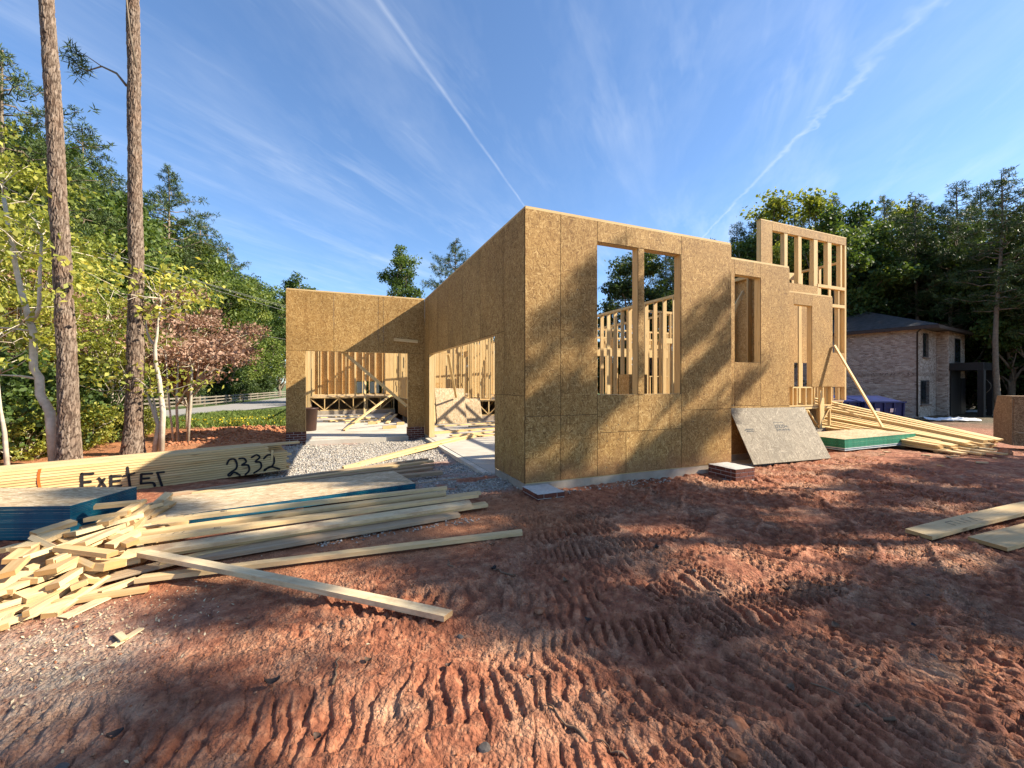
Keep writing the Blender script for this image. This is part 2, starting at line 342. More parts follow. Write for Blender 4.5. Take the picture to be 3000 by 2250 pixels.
# ------------------------------------------------------------------ object helpers
WM = {}
def put(o, parent, mw):
    COL.objects.link(o)
    WM[o.name] = mw
    if parent is not None:
        o.parent = parent; o.matrix_parent_inverse = WM[parent.name].inverted()
    o.matrix_basis = mw
    return o
def tag(o, label=None, cat=None, group=None, kind=None):
    for k, v in (('label', label), ('category', cat), ('group', group), ('kind', kind)):
        if v: o[k] = v
    return o
def empty(name, loc, label=None, cat=None, group=None, rz=0.0):
    o = bpy.data.objects.new(name, None); o.empty_display_size = 0.2
    put(o, None, Matrix.Translation(Vector(loc)) @ Matrix.Rotation(rz, 4, 'Z'))
    return tag(o, label, cat, group)
_boxes = {}
def box_mesh(l, wd, th, mats):
    key = (round(l, 3), round(wd, 3), round(th, 3), tuple(m.name for m in mats))
    if key in _boxes: return _boxes[key]
    x, y, z = l / 2, wd / 2, th / 2
    v = [(-x, -y, -z), (x, -y, -z), (x, y, -z), (-x, y, -z), (-x, -y, z), (x, -y, z), (x, y, z), (-x, y, z)]
    f = [(4, 5, 6, 7), (3, 2, 1, 0), (0, 1, 5, 4), (2, 3, 7, 6), (1, 2, 6, 5), (3, 0, 4, 7)]
    me = bpy.data.meshes.new('piece'); me.from_pydata(v, [], f)
    uv = me.uv_layers.new(name='UVMap').data
    for p in me.polygons:
        for li in p.loop_indices:
            c = v[me.loops[li].vertex_index]
            if p.index < 2: uv[li].uv = (c[0], c[1])
            elif p.index < 4: uv[li].uv = (c[0], c[2] + 0.5)
            else: uv[li].uv = (c[1] * 0.3 + 7, c[2] + 0.9)
        p.material_index = min(1 if p.index >= 2 else 0, len(mats) - 1)
    for m in mats: me.materials.append(m)
    _boxes[key] = me
    return me
def frame_from(A, B, up):
    A, B = Vector(A), Vector(B); xax = (B - A).normalized(); up = Vector(up)
    if abs(xax.dot(up.normalized())) > 0.98: up = Vector((0, 1, 0)) if abs(xax.y) < 0.9 else Vector((1, 0, 0))
    yax = up.cross(xax).normalized(); zax = xax.cross(yax)
    return Matrix((xax, yax, zax)).transposed().to_4x4(), (A + B) / 2, (B - A).length
def beam(name, A, B, wd, th, mat, parent=None, up=(0, 0, 1), roll=0.0):
    """box from A to B; wd across, th along 'up'"""
    rot, mid, L = frame_from(A, B, up)
    mats = mat if isinstance(mat, (list, tuple)) else [mat]
    o = bpy.data.objects.new(name, box_mesh(L, wd, th, mats))
    return put(o, parent, Matrix.Translation(mid) @ rot @ Matrix.Rotation(roll, 4, 'X'))
def block(name, lo, hi, mat, parent=None):
    """axis-aligned box, uv along its longest side"""
    lo, hi = Vector(lo), Vector(hi); s = hi - lo; c = (lo + hi) / 2
    ax = max(range(3), key=lambda i: s[i]); th = min(range(3), key=lambda i: s[i])
    A = c.copy(); B = c.copy(); A[ax] = lo[ax]; B[ax] = hi[ax]
    up = Vector((0, 0, 0)); up[th] = 1
    if th == ax: th = (ax + 1) % 3; up = Vector((0, 0, 0)); up[th] = 1
    wdi = 3 - ax - th
    return beam(name, A, B, s[wdi], s[th], mat, parent, up)
def mesh_obj(name, verts, faces, mat, parent=None, mw=None, smooth=False, attrs=None, uv=None):
    me = bpy.data.meshes.new(name)
    verts = np.asarray(verts, dtype=np.float32)
    if isinstance(faces, np.ndarray):
        n, k = faces.shape
        me.vertices.add(len(verts)); me.vertices.foreach_set('co', verts.ravel())
        me.loops.add(n * k); me.loops.foreach_set('vertex_index', faces.astype(np.int32).ravel())
        me.polygons.add(n); me.polygons.foreach_set('loop_start', np.arange(0, n * k, k, dtype=np.int32))
        me.polygons.foreach_set('loop_total', np.full(n, k, dtype=np.int32))
        me.update(calc_edges=True)
    else:
        me.from_pydata(verts.tolist(), [], faces)
    if smooth: me.polygons.foreach_set('use_smooth', np.ones(len(me.polygons), dtype=bool))
    for an, (dom, vals) in (attrs or {}).items():
        a = me.attributes.new(an, 'FLOAT', dom); a.data.foreach_set('value', np.asarray(vals, dtype=np.float32))
    for m in (mat if isinstance(mat, (list, tuple)) else [mat]): me.materials.append(m)
    o = bpy.data.objects.new(name, me)
    return put(o, parent, mw or Matrix.Identity(4))
def tube(name, pts, radii, mat, parent=None, seg=8, cap=True):
    V, F = tube_geo(pts, radii, seg)
    return mesh_obj(name, V, F, mat, parent, smooth=True)
def tube_geo(pts, radii, seg=8, base=0):
    pts = [Vector(p) for p in pts]; V = []; F = []
    ref = Vector((0.3, 0.9, 0.2))
    for i, p in enumerate(pts):
        t = (pts[min(i + 1, len(pts) - 1)] - pts[max(i - 1, 0)]).normalized()
        a = t.cross(ref)
        if a.length < 0.1: a = t.cross(Vector((1, 0, 0)))
        a.normalize(); b = t.cross(a)
        for k in range(seg):
            an = 2 * math.pi * k / seg
            V.append(p + (a * math.cos(an) + b * math.sin(an)) * radii[i])
    for i in range(len(pts) - 1):
        for k in range(seg):
            k2 = (k + 1) % seg
            F.append((base + i * seg + k, base + i * seg + k2, base + (i + 1) * seg + k2, base + (i + 1) * seg + k))
    F.append(tuple(base + k for k in reversed(range(seg)))); F.append(tuple(base + (len(pts) - 1) * seg + k for k in range(seg)))
    return [tuple(v) for v in V], F
def copy_tree(root, mw, label=None, group=None):
    old = WM[root.name]; inv = old.inverted()
    c = root.copy(); put(c, None, mw)
    if label: c['label'] = label
    if group: c['group'] = group
    for ch in list(root.children):
        k = ch.copy(); COL.objects.link(k); k.parent = c; WM[k.name] = mw @ inv @ WM[ch.name]
    return c

# ------------------------------------------------------------------ numpy noise
def _h(ix, iy, s):
    h = (ix * 374761393 + iy * 668265263 + s * 974634777) & 0xFFFFFFFF
    h = ((h ^ (h >> 13)) * 1274126177) & 0xFFFFFFFF
    return ((h ^ (h >> 16)) & 0xFFFFFF) / float(0xFFFFFF)
def vn(x, y, s=0):
    ix = np.floor(x).astype(np.int64); iy = np.floor(y).astype(np.int64); fx = x - ix; fy = y - iy
    fx = fx * fx * fx * (fx * (fx * 6 - 15) + 10); fy = fy * fy * fy * (fy * (fy * 6 - 15) + 10)
    a = _h(ix, iy, s); b = _h(ix + 1, iy, s); c = _h(ix, iy + 1, s); d = _h(ix + 1, iy + 1, s)
    return (a * (1 - fx) + b * fx) * (1 - fy) + (c * (1 - fx) + d * fx) * fy
def fbm(x, y, s=0, o=4, g=0.5):
    t = 0; a = 1.0; n = 0
    for i in range(o):
        t = t + a * vn(x * 2 ** i + i * 17.3, y * 2 ** i - i * 9.1, s + i); n += a; a *= g
    return t / n
def sst(a, b, x):
    t = np.clip((x - a) / (b - a), 0, 1); return t * t * (3 - 2 * t)
def worley(x, y, s=0):
    ix = np.floor(x).astype(np.int64); iy = np.floor(y).astype(np.int64)
    f1 = np.full(x.shape, 9.0); f2 = np.full(x.shape, 9.0); idv = np.zeros(x.shape)
    for i in (-1, 0, 1):
        for j in (-1, 0, 1):
            px = ix + i + _h(ix + i, iy + j, s); py = iy + j + _h(ix + i, iy + j, s + 5)
            dd = np.hypot(px - x, py - y); near = dd < f1
            f2 = np.where(near, f1, np.minimum(f2, dd)); idv = np.where(near, _h(ix + i, iy + j, s + 9), idv); f1 = np.where(near, dd, f1)
    return f1, f2, idv

# ------------------------------------------------------------------ ground
def box_mask(x, y, x0, x1, y0, y1, e):
    return sst(x0 - e, x0 + e, x) * (1 - sst(x1 - e, x1 + e, x)) * sst(y0 - e, y0 + e, y) * (1 - sst(y1 - e, y1 + e, y))
def macro(x, y):
    x = np.asarray(x, float); y = np.asarray(y, float)
    dd = np.hypot(x, y); az = np.degrees(np.arctan2(x, y))
    k = sst(45, 62, az)
    z = -0.6 * (k * sst(12, 27, dd) + (1 - k) * sst(16, 52, dd))
    z = z - 0.11 * box_mask(x, y, -1.6, 2.6, 7.3, 13.4, 0.35)
    z = z + 0.20 * np.exp(-(((x + 2.9) / 1.6) ** 2 + ((y - 15.9) / 1.2) ** 2)) * (0.6 + 0.8 * fbm(x * 2, y * 2, 5))
    inside = np.maximum(box_mask(x, y, 2.7, 9.3, 5.8, 40, 0.06), box_mask(x, y, -1.1, 9.3, 13.2, 40, 0.06))
    z = np.where(inside > 0.01, z * (1 - inside) - 0.30 * inside, z)
    return z
TRACKS = []   # (points, half width, pitch, depth, chevron, seed)
def add_track(pts, hw, pitch, depth, chev, seed, bars=1.0): TRACKS.append((np.array(pts, float), hw, pitch, depth, chev, seed))
# short wheel passes on the left of the lot
add_track([(-1.8, 2.75), (-0.6, 2.35), (0.6, 2.1), (1.6, 2.0)], 0.24, 0.10, 0.018, 0.5, 1)
add_track([(-1.2, 1.75), (0.0, 1.4), (1.2, 1.05), (2.2, 0.6)], 0.24, 0.10, 0.018, 0.6, 8)
add_track([(0.2, 3.3), (1.2, 2.95), (2.4, 2.9)], 0.22, 0.11, 0.024, 0.4, 2)
# a tracked machine turned here: nested arcs of cleat marks round a point by the wall
TURN = (2.6, 6.4); TURN_R = [2.05, 2.5, 2.97, 3.42, 3.86, 4.33, 4.8, 5.25, 5.7, 6.2, 6.7, 7.3, 7.9]
def relief(x, y):
    """small relief of the churned clay"""
    dd = np.hypot(x, y)
    near = 1 - sst(14, 30, dd)
    wx = x + 0.25 * (fbm(x * 1.7, y * 1.7, 31, 3) - 0.5); wy = y + 0.25 * (fbm(x * 1.7, y * 1.7, 41, 3) - 0.5)
    h = 0.075 * (fbm(x * 1.1, y * 1.1, 3, 3) - 0.5) + 0.028 * (fbm(x * 3.5, y * 3.5, 8, 5, 0.62) - 0.5)
    ridg = 1 - np.abs(2 * fbm(wx * 5, wy * 5, 12, 3) - 1)
    h += 0.018 * (ridg - 0.7)
    lump = fbm(x * 14, y * 14, 21, 3, 0.6)
    h += 0.020 * (lump - 0.5)
    # clods: rounded cells where the clay is broken up
    rough = sst(0.47, 0.60, fbm(x * 0.9, y * 0.9, 77, 3))
    f1, f2, idv = worley(wx * 15, wy * 15, 3)
    clod = np.clip(f2 - f1, 0, 0.5) * 2
    h += rough * 0.022 * clod * (0.3 + idv)
    g1, g2, gi = worley(wx * 6.0, wy * 6.0, 13)
    crack = 1 - sst(0.0, 0.07, g2 - g1)
    h -= (1 - rough) * crack * 0.012
    tr = np.zeros_like(h); trm = np.zeros_like(h)
    for pts, hw, pitch, depth, chev, seed in TRACKS:
        best = np.full(x.shape, 1e9); S = np.zeros_like(h); T = np.zeros_like(h); s0 = 0.0
        for a, b in zip(pts[:-1], pts[1:]):
            e = b - a; L = np.hypot(*e); e = e / L; n = np.array((-e[1], e[0]))
            u = np.clip((wx - a[0]) * e[0] + (wy - a[1]) * e[1], 0, L)
            ds = np.hypot(wx - a[0] - u * e[0], wy - a[1] - u * e[1]); tt = (wx - a[0]) * n[0] + (wy - a[1]) * n[1]
            k = ds < best; best = np.where(k, ds, best); S = np.where(k, s0 + u, S); T = np.where(k, tt, T); s0 += L
        win = 1 - sst(hw * 0.85, hw * 1.05, best)
        ph = 2 * math.pi * (S / pitch + chev * np.abs(T) / hw * 0.9 + 0.8 * (fbm(x * 4, y * 4, seed + 60, 2) - 0.5))
        bar = np.clip(np.sin(ph) * 3.2 + 1.1 + 1.6 * (lump - 0.5), -1, 1)
        cut = sst(0.30, 0.46, fbm(x * 2.6, y * 2.6, seed + 90, 3))
        keep = win * cut * (1 - 0.7 * trm)
        tr += keep * (depth * 0.5 * bar - depth * 0.55); trm = np.maximum(trm, win * cut)
        berm = np.exp(-((best - hw * 1.12) / 0.045) ** 2); tr += berm * cut * 0.020 * (0.4 + lump)
    rr = np.hypot(wx - TURN[0], wy - TURN[1]) + 0.10 * (fbm(x * .7, y * .7, 140, 2) - .5); phi = np.arctan2(wy - TURN[1], wx - TURN[0])
    sector = sst(-2.05, -1.65, phi) * (1 - sst(0.02, 0.3, phi))
    for i, r0 in enumerate(TURN_R):
        T = rr - r0; win = (1 - sst(0.185, 0.225, np.abs(T))) * sector; pitch = 0.088 + 0.012 * math.sin(i * 2.3)
        ph = 2 * math.pi * (phi * r0 / pitch + 0.55 * (i % 3 - 1) * T / 0.2 + 1.3 * (fbm(x * 2.2, y * 2.2, i + 160, 2) - .5))
        bar = np.clip(np.sin(ph) * 3.0 + 0.8 + 2.2 * (lump - 0.5), -1, 1)
        cut = sst(0.31, 0.41, fbm(x * 1.5, y * 1.5, i + 190, 3)); dep = 0.052 + 0.014 * math.sin(i * 1.7)
        tr += win * cut * (dep * 0.5 * bar - dep * 0.4) * (1 - 0.8 * trm) * (0.72 + 0.28 * sst(2.0, 4.2, dd))
        berm = np.exp(-((np.abs(T) - 0.225) / 0.03) ** 2) * sector; tr += berm * cut * 0.012 * (0.3 + lump)
    calm = 1 - box_mask(x, y, -2.9, 1.9, 4.0, 9.4, 0.4) * 0.75
    return (h + tr) * near * calm
def height(x, y):
    return macro(x, y) + relief(x, y)
def hz(x, y): return float(height(np.array([x], float), np.array([y], float))[0])

def build_ground():
    fwd = math.atan2(math.sin(R(23)), math.cos(R(23)))
    th = np.concatenate([fwd + np.linspace(-R(60), R(60), 760), fwd + np.linspace(R(60), R(300), 64)[1:-1]])
    r = [0.02, 0.12, 0.22, 0.32, 0.42, 0.5, 0.55]
    while r[-1] < 16: r.append(r[-1] * 1.0072)
    while r[-1] < 48: r.append(r[-1] * 1.02)
    while r[-1] < 1500: r.append(r[-1] * 1.12)
    r = np.array(r); nt, nr = len(th), len(r)
    RR, TT = np.meshgrid(r, th, indexing='ij')
    X = (RR * np.sin(TT)).ravel(); Y = (RR * np.cos(TT)).ravel()
    mz = macro(X, Y); rl = relief(X, Y)
    i = np.arange(nr - 1)[:, None] * nt; j = np.arange(nt)[None, :]; j2 = (j + 1) % nt
    F = np.stack([i + j, i + nt + j, i + nt + j2, i + j2], -1).reshape(-1, 4)
    edge = fbm(X * 0.6, Y * 0.6, 55, 3) - 0.5
    e2 = fbm(X * 2.5, Y * 2.5, 57, 3) - 0.5
    dist = np.hypot(X, Y)
    roadx = -8.3 + (Y - 40) * 0.157
    grassy = sst(0, 1.2, (Y - 18.2) + 2.0 * e2 + 0.25 * (X + 4)) * (1 - sst(-1.2, -0.6, X)) * sst(-13.0, -11.0, X - 0.157 * (Y - 40) + 8)
    grassy = np.maximum(grassy, sst(30, 40, dist) * (1 - sst(40, 50, np.degrees(np.arctan2(X, Y)))))
    litter = np.maximum(sst(28, 36, dist + 6 * edge) * sst(45, 55, np.degrees(np.arctan2(X, Y))), sst(0, 2, -6.4 - X + 2 * e2) * sst(8.0, 9.0, Y) * (1 - grassy))
    loose = sst(0, 0.5, (Y - 13.6) + e2) * (1 - grassy) * (1 - sst(-1.2, -0.9, X))
    loose = np.maximum(loose, sst(0.6, 1.4, Y - 9.3) * (1 - sst(-1.4, -1.1, X)) * 0.8)
    loose = np.maximum(loose, 0.55 * box_mask(X, Y, -1.2, 2.8, 4.0, 5.6, 0.5))
    sawdust = np.clip(np.exp(-(((X + 1.9) / 0.9) ** 2 + ((Y - 3.2) / 0.75) ** 2)) * 1.5 - 0.2 + 0.5 * e2, 0, 0.85)
    gravelly = np.maximum(box_mask(X, Y, -1.3, 2.7, 7.4, 13.2, 0.25) * sst(-0.25, 0.05, edge + 0.12), box_mask(X, Y, 1.2, 2.7, 5.9, 7.6, 0.25) * sst(-0.15, 0.05, e2 + 0.1))
    me_attrs = {'grassy': ('POINT', grassy), 'litter': ('POINT', litter * (1 - grassy)),
                'loose': ('POINT', np.clip(loose, 0, 1)), 'sawdust': ('POINT', sawdust), 'gravelly': ('POINT', gravelly)}
    V = np.stack([X, Y, mz + rl], 1)
    o = mesh_obj('ground', V, F, M['ground'], smooth=True, attrs=me_attrs)
    return tag(o, 'churned red clay ground with tread marks', 'ground', kind='structure')
build_ground()
SHADE_PINES = [(13.0, -1.0, 12.2, 0, 0.3), (15.8, 0.2, 12.4, 1, 1.7), (14.5, -7.5, 15.5, 1, 2.9), (24.5, -5.5, 18.5, 1, 4.1), (21.0, -9.0, 17.5, 0, 5.0)]
SHADE_BROAD = [(27.0, -3.6, 13.0, 1, 2.2)]
# ------------------------------------------------------------------ road
def strip(name, x_of, halfw, y0, y1, lift, mat, n=60):
    ys = np.linspace(y0, y1, n); V = []
    for y in ys:
        for k in np.linspace(-1, 1, 7):
            x = x_of(y) + k * halfw; V.append((x, y, 0))
    V = np.array(V); V[:, 2] = macro(V[:, 0], V[:, 1]) + lift
    i = np.arange(n - 1)[:, None] * 7; j = np.arange(6)[None, :]
    F = np.stack([i + j, i + j + 1, i + 7 + j + 1, i + 7 + j], -1).reshape(-1, 4)
    return mesh_obj(name, V, F, mat, smooth=True)
tag(strip('road', lambda y: -8.3 + (y - 40) * 0.157, 3.4, -60, 150, 0.05, M['asphalt'], 120), 'pale asphalt road behind the trees', 'road', kind='structure')

# ------------------------------------------------------------------ house under construction
HOUSE = empty('unfinished_house', (2.6, 5.62, 0), 'single storey house under construction with gold sheathing and open stud framing', 'house')
H = HOUSE
OSB, ST = M['osb'], M['stud']
G = 0.004            # half gap between sheets
random.seed(4)
_panels = {}
def panel_mesh(l, wd, t, mat):
    """sheet with rabbeted edges: the face is set in a few mm, the back runs full size, so joints read as grooves"""
    key = (round(l, 3), round(wd, 3), round(t, 3), mat.name)
    if key in _panels: return _panels[key]
    V, F = [], []
    def ring(dl, z): V.extend([(-l / 2 + dl, -wd / 2 + dl, z), (l / 2 - dl, -wd / 2 + dl, z), (l / 2 - dl, wd / 2 - dl, z), (-l / 2 + dl, wd / 2 - dl, z)])
    ring(0.0004, -t / 2); ring(0.0004, -t / 2 + 0.003); ring(G, -t / 2 + 0.003); ring(G, t / 2)
    F.append((3, 2, 1, 0))
    for r_ in range(3):
        for k in range(4): F.append((r_ * 4 + k, r_ * 4 + (k + 1) % 4, r_ * 4 + 4 + (k + 1) % 4, r_ * 4 + 4 + k))
    F.append((12, 13, 14, 15))
    me = bpy.data.meshes.new('sheet'); me.from_pydata(V, [], F); uv = me.uv_layers.new(name='UVMap').data
    for p in me.polygons:
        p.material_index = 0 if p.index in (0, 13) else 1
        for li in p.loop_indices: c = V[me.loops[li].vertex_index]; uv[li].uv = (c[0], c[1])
    me.materials.append(mat); me.materials.append(M['osb_edge_shade']); _panels[key] = me
    return me
def panel(A, B, wd, t, mat, up, name):
    rot, mid, L = frame_from(A, B, up)
    return put(bpy.data.objects.new(name, panel_mesh(L, wd, t, mat)), H, Matrix.Translation(mid) @ rot)
def panel_y(x0, x1, z0, z1, y, mat=OSB, t=0.011, name='osb_panel'):      # sheet facing -Y
    return panel(((x0 + x1) / 2, y + t / 2, z0), ((x0 + x1) / 2, y + t / 2, z1), (x1 - x0), t, mat, (0, -1, 0), name)
def panel_x(y0, y1, z0, z1, x, mat=OSB, t=0.011, name='osb_panel'):      # sheet facing -X
    return panel((x + t / 2, (y0 + y1) / 2, z0), (x + t / 2, (y0 + y1) / 2, z1), (y1 - y0), t, mat, (-1, 0, 0), name)
def stud(x, y, z0, z1, wx, wy, mat=ST, name='stud'):
    return block(name, (x - wx / 2, y - wy / 2, z0), (x + wx / 2, y + wy / 2, z1), mat, H)
def run_x(x0, x1, y, z0, z1, d=0.14, gaps=(), sp=0.406, double=True, plates=True, low=True):
    """stud wall along X; gaps = openings (xa, xb, za, zb)"""
    s = 0.038
    if plates:
        block('top_plate', (x0, y - d / 2, z1 - s), (x1, y + d / 2, z1), ST, H)
        if double: block('top_plate', (x0, y - d / 2 + 0.001, z1 - 2 * s), (x1, y + d / 2 - 0.001, z1 - s), ST, H)
        if low:
            cuts = sorted([(g[0], g[1]) for g in gaps if g[2] <= z0 + 0.05]); a = x0
            for c0, c1 in cuts + [(x1, x1)]:
                if c0 - a > 0.05: block('sill_plate', (a, y - d / 2, z0), (c0, y + d / 2, z0 + s), ST, H)
                a = c1
    zt = z1 - (2 * s if double else s); zb = z0 + (s if low else 0)
    n = max(1, int(round((x1 - x0) / sp))); xs = [x0 + s / 2 + (x1 - x0 - s) * i / n for i in range(n + 1)]
    for x in xs:
        segs = [(zb, zt)]
        for g in gaps:
            if g[0] - 0.03 < x < g[1] + 0.03:
                segs = [q for a, b in segs for q in ((a, min(b, g[2] - s)), (max(a, g[3] + s), b)) if q[1] - q[0] > 0.06]
        for a, b in segs: stud(x, y, a, b, s, d - 0.004)
    for g in gaps:
        for x in (g[0] - s / 2, g[1] + s / 2): stud(x, y, zb, zt, s, d - 0.002, name='jack_stud')
        if g[2] > z0 + 0.1: block('window_sill', (g[0], y - d / 2 + 0.001, g[2] - s), (g[1], y + d / 2 - 0.001, g[2]), ST, H)
        block('header', (g[0], y - d / 2 + 0.001, g[3]), (g[1], y + d / 2 - 0.001, min(g[3] + 0.19, zt - 0.001)), ST, H)
def run_y(y0, y1, x, z0, z1, d=0.14, gaps=(), sp=0.406, double=True, low=True):
    s = 0.038
    block('top_plate', (x - d / 2, y0, z1 - s), (x + d / 2, y1, z1), ST, H)
    if double: block('top_plate', (x - d / 2 + 0.001, y0, z1 - 2 * s), (x + d / 2 - 0.001, y1, z1 - s), ST, H)
    if low:
        cuts = sorted([(g[0], g[1]) for g in gaps if g[2] <= z0 + 0.05]); a = y0
        for c0, c1 in cuts + [(y1, y1)]:
            if c0 - a > 0.05: block('sill_plate', (x - d / 2, a, z0), (x + d / 2, c0, z0 + s), ST, H)
            a = c1
    zt = z1 - (2 * s if double else s); zb = z0 + (s if low else 0)
    n = max(1, int(round((y1 - y0) / sp))); ys = [y0 + s / 2 + (y1 - y0 - s) * i / n for i in range(n + 1)]
    for y in ys:
        segs = [(zb, zt)]
        for g in gaps:
            if g[0] - 0.03 < y < g[1] + 0.03:
                segs = [q for a, b in segs for q in ((a, min(b, g[2] - s)), (max(a, g[3] + s), b)) if q[1] - q[0] > 0.06]
        for a, b in segs: stud(x, y, a, b, d - 0.004, s)
    for g in gaps:
        for y in (g[0] - s / 2, g[1] + s / 2): stud(x, y, zb, zt, d - 0.002, s, name='jack_stud')
        block('header', (x - d / 2 + 0.001, g[0], g[3]), (x + d / 2 - 0.001, g[1], min(g[3] + 0.28, zt - 0.001)), ST, H)
ZT = 4.27
# tall wall with the two window openings (faces -Y)
Y1 = 5.625
W1, W2 = (3.87, 4.68, 1.45, 3.90), (4.81, 5.61, 1.45, 3.90)
for a in [(2.597, 3.20, 1.14, 4.23), (3.20, 3.87, 1.14, 4.23), (3.87, 4.43, 3.90, 4.23), (4.43, 5.63, 3.90, 4.23), (4.68, 4.81, 1.45, 3.90),
          (5.63, 6.86, 1.16, 4.23), (5.61, 5.63, 1.45, 3.90), (3.87, 4.68, 0.84, 1.45), (4.68, 5.37, 0.84, 1.45), (5.37, 5.63, 0.84, 1.45),
          (2.597, 3.20, 0.15, 1.14), (3.20, 3.87, 0.15, 1.14), (3.87, 4.43, 0.15, 0.84), (4.43, 5.63, 0.15, 0.84), (5.63, 6.86, 0.15, 1.16)]:
    panel_y(*a, Y1)
for x, z in ((4.05, .95), (4.28, .96), (4.47, .98), (4.06, .70), (4.28, .72), (4.48, .73), (4.05, .28), (4.27, .30), (4.46, .31), (5.9, .95), (6.25, .80), (6.55, .92), (3.42, 2.35), (3.50, 3.1)):
    beam('nail_mark', (x - .012, Y1 - .0008, z), (x + .012, Y1 - .0008, z), .006, .001, M['nail'], H, up=(0, -1, 0)); beam('nail_mark', (x, Y1 - .0014, z - .012), (x, Y1 - .0014, z + .012), .006, .001, M['nail'], H, up=(0, -1, 0))
run_x(2.61, 6.85, Y1 + 0.011 + 0.07, 0.14, ZT, gaps=(W1, W2))
block('foundation_wall', (2.62, Y1 + 0.004, -0.5), (6.85, Y1 + 0.25, 0.139), M['concrete'], H)
# return of that wall at its far end
panel_x(Y1 + 0.012, 6.25, 0.15, 4.23, 6.85, M['osb_in'])
# garage-door wall (faces -X)
X1 = 2.597
OPL = (6.90, 12.50, 0.0, 2.50)
ys = [5.640, 6.46, 7.70, 8.91, 10.14, 11.35, 12.50, 13.088]
for a, b in zip(ys[:-1], ys[1:]):
    panel_x(a, b, 2.50 if a > 6.4 and b < 12.6 else 1.445, 4.23, X1)
panel_x(6.46, 6.90, 1.445, 2.50, X1); panel_x(5.640, 6.46, 0.15, 1.445, X1); panel_x(6.46, 6.90, 0.15, 1.445, X1); panel_x(12.50, 13.088, 0.06, 1.445, X1)
run_y(5.78, 13.08, X1 + 0.011 + 0.07, 0.02, ZT, gaps=(OPL,))
block('foundation_wall', (X1 + 0.004, 5.632, -0.5), (X1 + 0.25, 6.89, 0.139), M['concrete'], H)
block('foundation_wall', (X1 + 0.004, 12.51, -0.5), (X1 + 0.25, 13.2, 0.05), M['concrete'], H)
block('door_jamb', (X1 + 0.014, 12.462, 0.02), (X1 + 0.17, 12.499, 2.495), ST, H); block('corner_post', (2.45, 13.105, 0.06), (2.60, 13.235, 4.19), ST, H)
# wall with the single garage door (faces -Y)
Y2 = 13.09
for a in [(-1.23, -0.01, 2.55, 4.23), (-0.01, 1.21, 2.55, 4.23), (1.21, 1.36, 2.55, 4.23), (1.36, 2.594, 2.55, 4.23),
          (-1.23, -0.74, 1.50, 2.55), (-1.23, -0.74, 0.27, 1.50), (2.09, 2.594, 1.55, 2.55), (2.09, 2.594, 0.28, 1.55)]:
    panel_y(*a, Y2)
run_x(-1.22, 2.59, Y2 + 0.011 + 0.07, 0.05, ZT, gaps=((-0.74, 2.09, 0.05, 2.55),))
beam('nailed_board', (1.66, Y2 - 0.019, 2.955), (2.38, Y2 - 0.019, 2.915), 0.038, 0.089, ST, H)
def bricks(x0, x1, y0, y1, z0, courses, parent, cap=False, faces='front'):
    bl, bh, jt = 0.194, 0.057, 0.010
    block('mortar_core', (x0 + 0.006, y0 + 0.006, z0 - 0.3), (x1 - 0.006, y1 - 0.006, z0 + courses * (bh + jt) + (0.012 if cap else 0)), M['mortar'], parent)
    for c in range(courses):
        za = z0 + c * (bh + jt) + jt; zb = za + bh
        def row(lo, hi, off):
            p = lo - (bl + jt) * off; out = []
            while p < hi - 0.02:
                a, b = max(p, lo), min(p + bl, hi)
                if b - a > 0.03: out.append((a, b))
                p += bl + jt
            return out
        for a, b in row(x0, x1, 0.5 * (c % 2)):
            block('brick', (a, y0, za), (b, y0 + 0.09, zb), M['brick'], parent)
        for a, b in row(y0 + 0.10, y1, 0.5 * ((c + 1) % 2)):
            block('brick', (x0, a, za), (x0 + 0.09, b, zb), M['brick'], parent)
            block('brick', (x1 - 0.09, a, za), (x1, b, zb), M['brick'], parent)
bricks(-1.235, -0.735, Y2 - 0.012, Y2 + 0.28, -0.20, 7, H)
bricks(2.085, 2.585, Y2 - 0.012, Y2 + 0.28, -0.20, 7, H)
# set-back wall with one window (faces -Y)
Y3 = 6.25
W3 = (7.72, 8.51, 2.08, 3.92)
for a in [(6.87, 7.72, 1.20, 4.23), (7.72, 8.27, 3.92, 4.23), (8.27, 8.51, 3.92, 4.23), (8.51, 9.455, 1.13, 4.23), (7.72, 8.51, 1.16, 2.08),
          (6.87, 8.51, 0.15, 1.16), (8.51, 9.455, 0.15, 1.13)]:
    panel_y(*a, Y3)
run_x(6.86, 9.45, Y3 + 0.081, 0.14, ZT, gaps=(W3,))
block('foundation_wall', (6.87, Y3 + 0.004, -0.5), (9.45, Y3 + 0.25, 0.139), M['concrete'], H)
beam('brace', (7.3, 6.5, 2.35), (8.75, 6.85, 3.75), 0.089, 0.038, ST, H, up=(0, -1, 0))
beam('brace', (7.5, 6.75, 1.75), (8.75, 6.95, 3.55), 0.089, 0.038, ST, H, up=(0, -1, 0))
# garage's right hand stud wall, sheathed only where it is an outside corner
panel_x(6.37, 7.87, 0.15, 4.23, 9.43, M['osb_in'])
run_y(6.34, 17.0, 9.36, 0.02, ZT, d=0.14)
# garage slab with its apron
slab = block('garage_slab', (2.62, 5.9, -0.14), (9.30, 17.3, 0.012), M['slab'], H)
block('garage_slab', (2.50, 6.905, -0.22), (2.617, 12.48, 0.002), M['slab'], H)
block('garage_slab', (-1.20, 13.30, -0.14), (2.615, 23.2, 0.04), M['slab'], H)
block('garage_slab', (-0.73, 12.98, -0.22), (2.08, 13.296, 0.02), M['slab'], H)
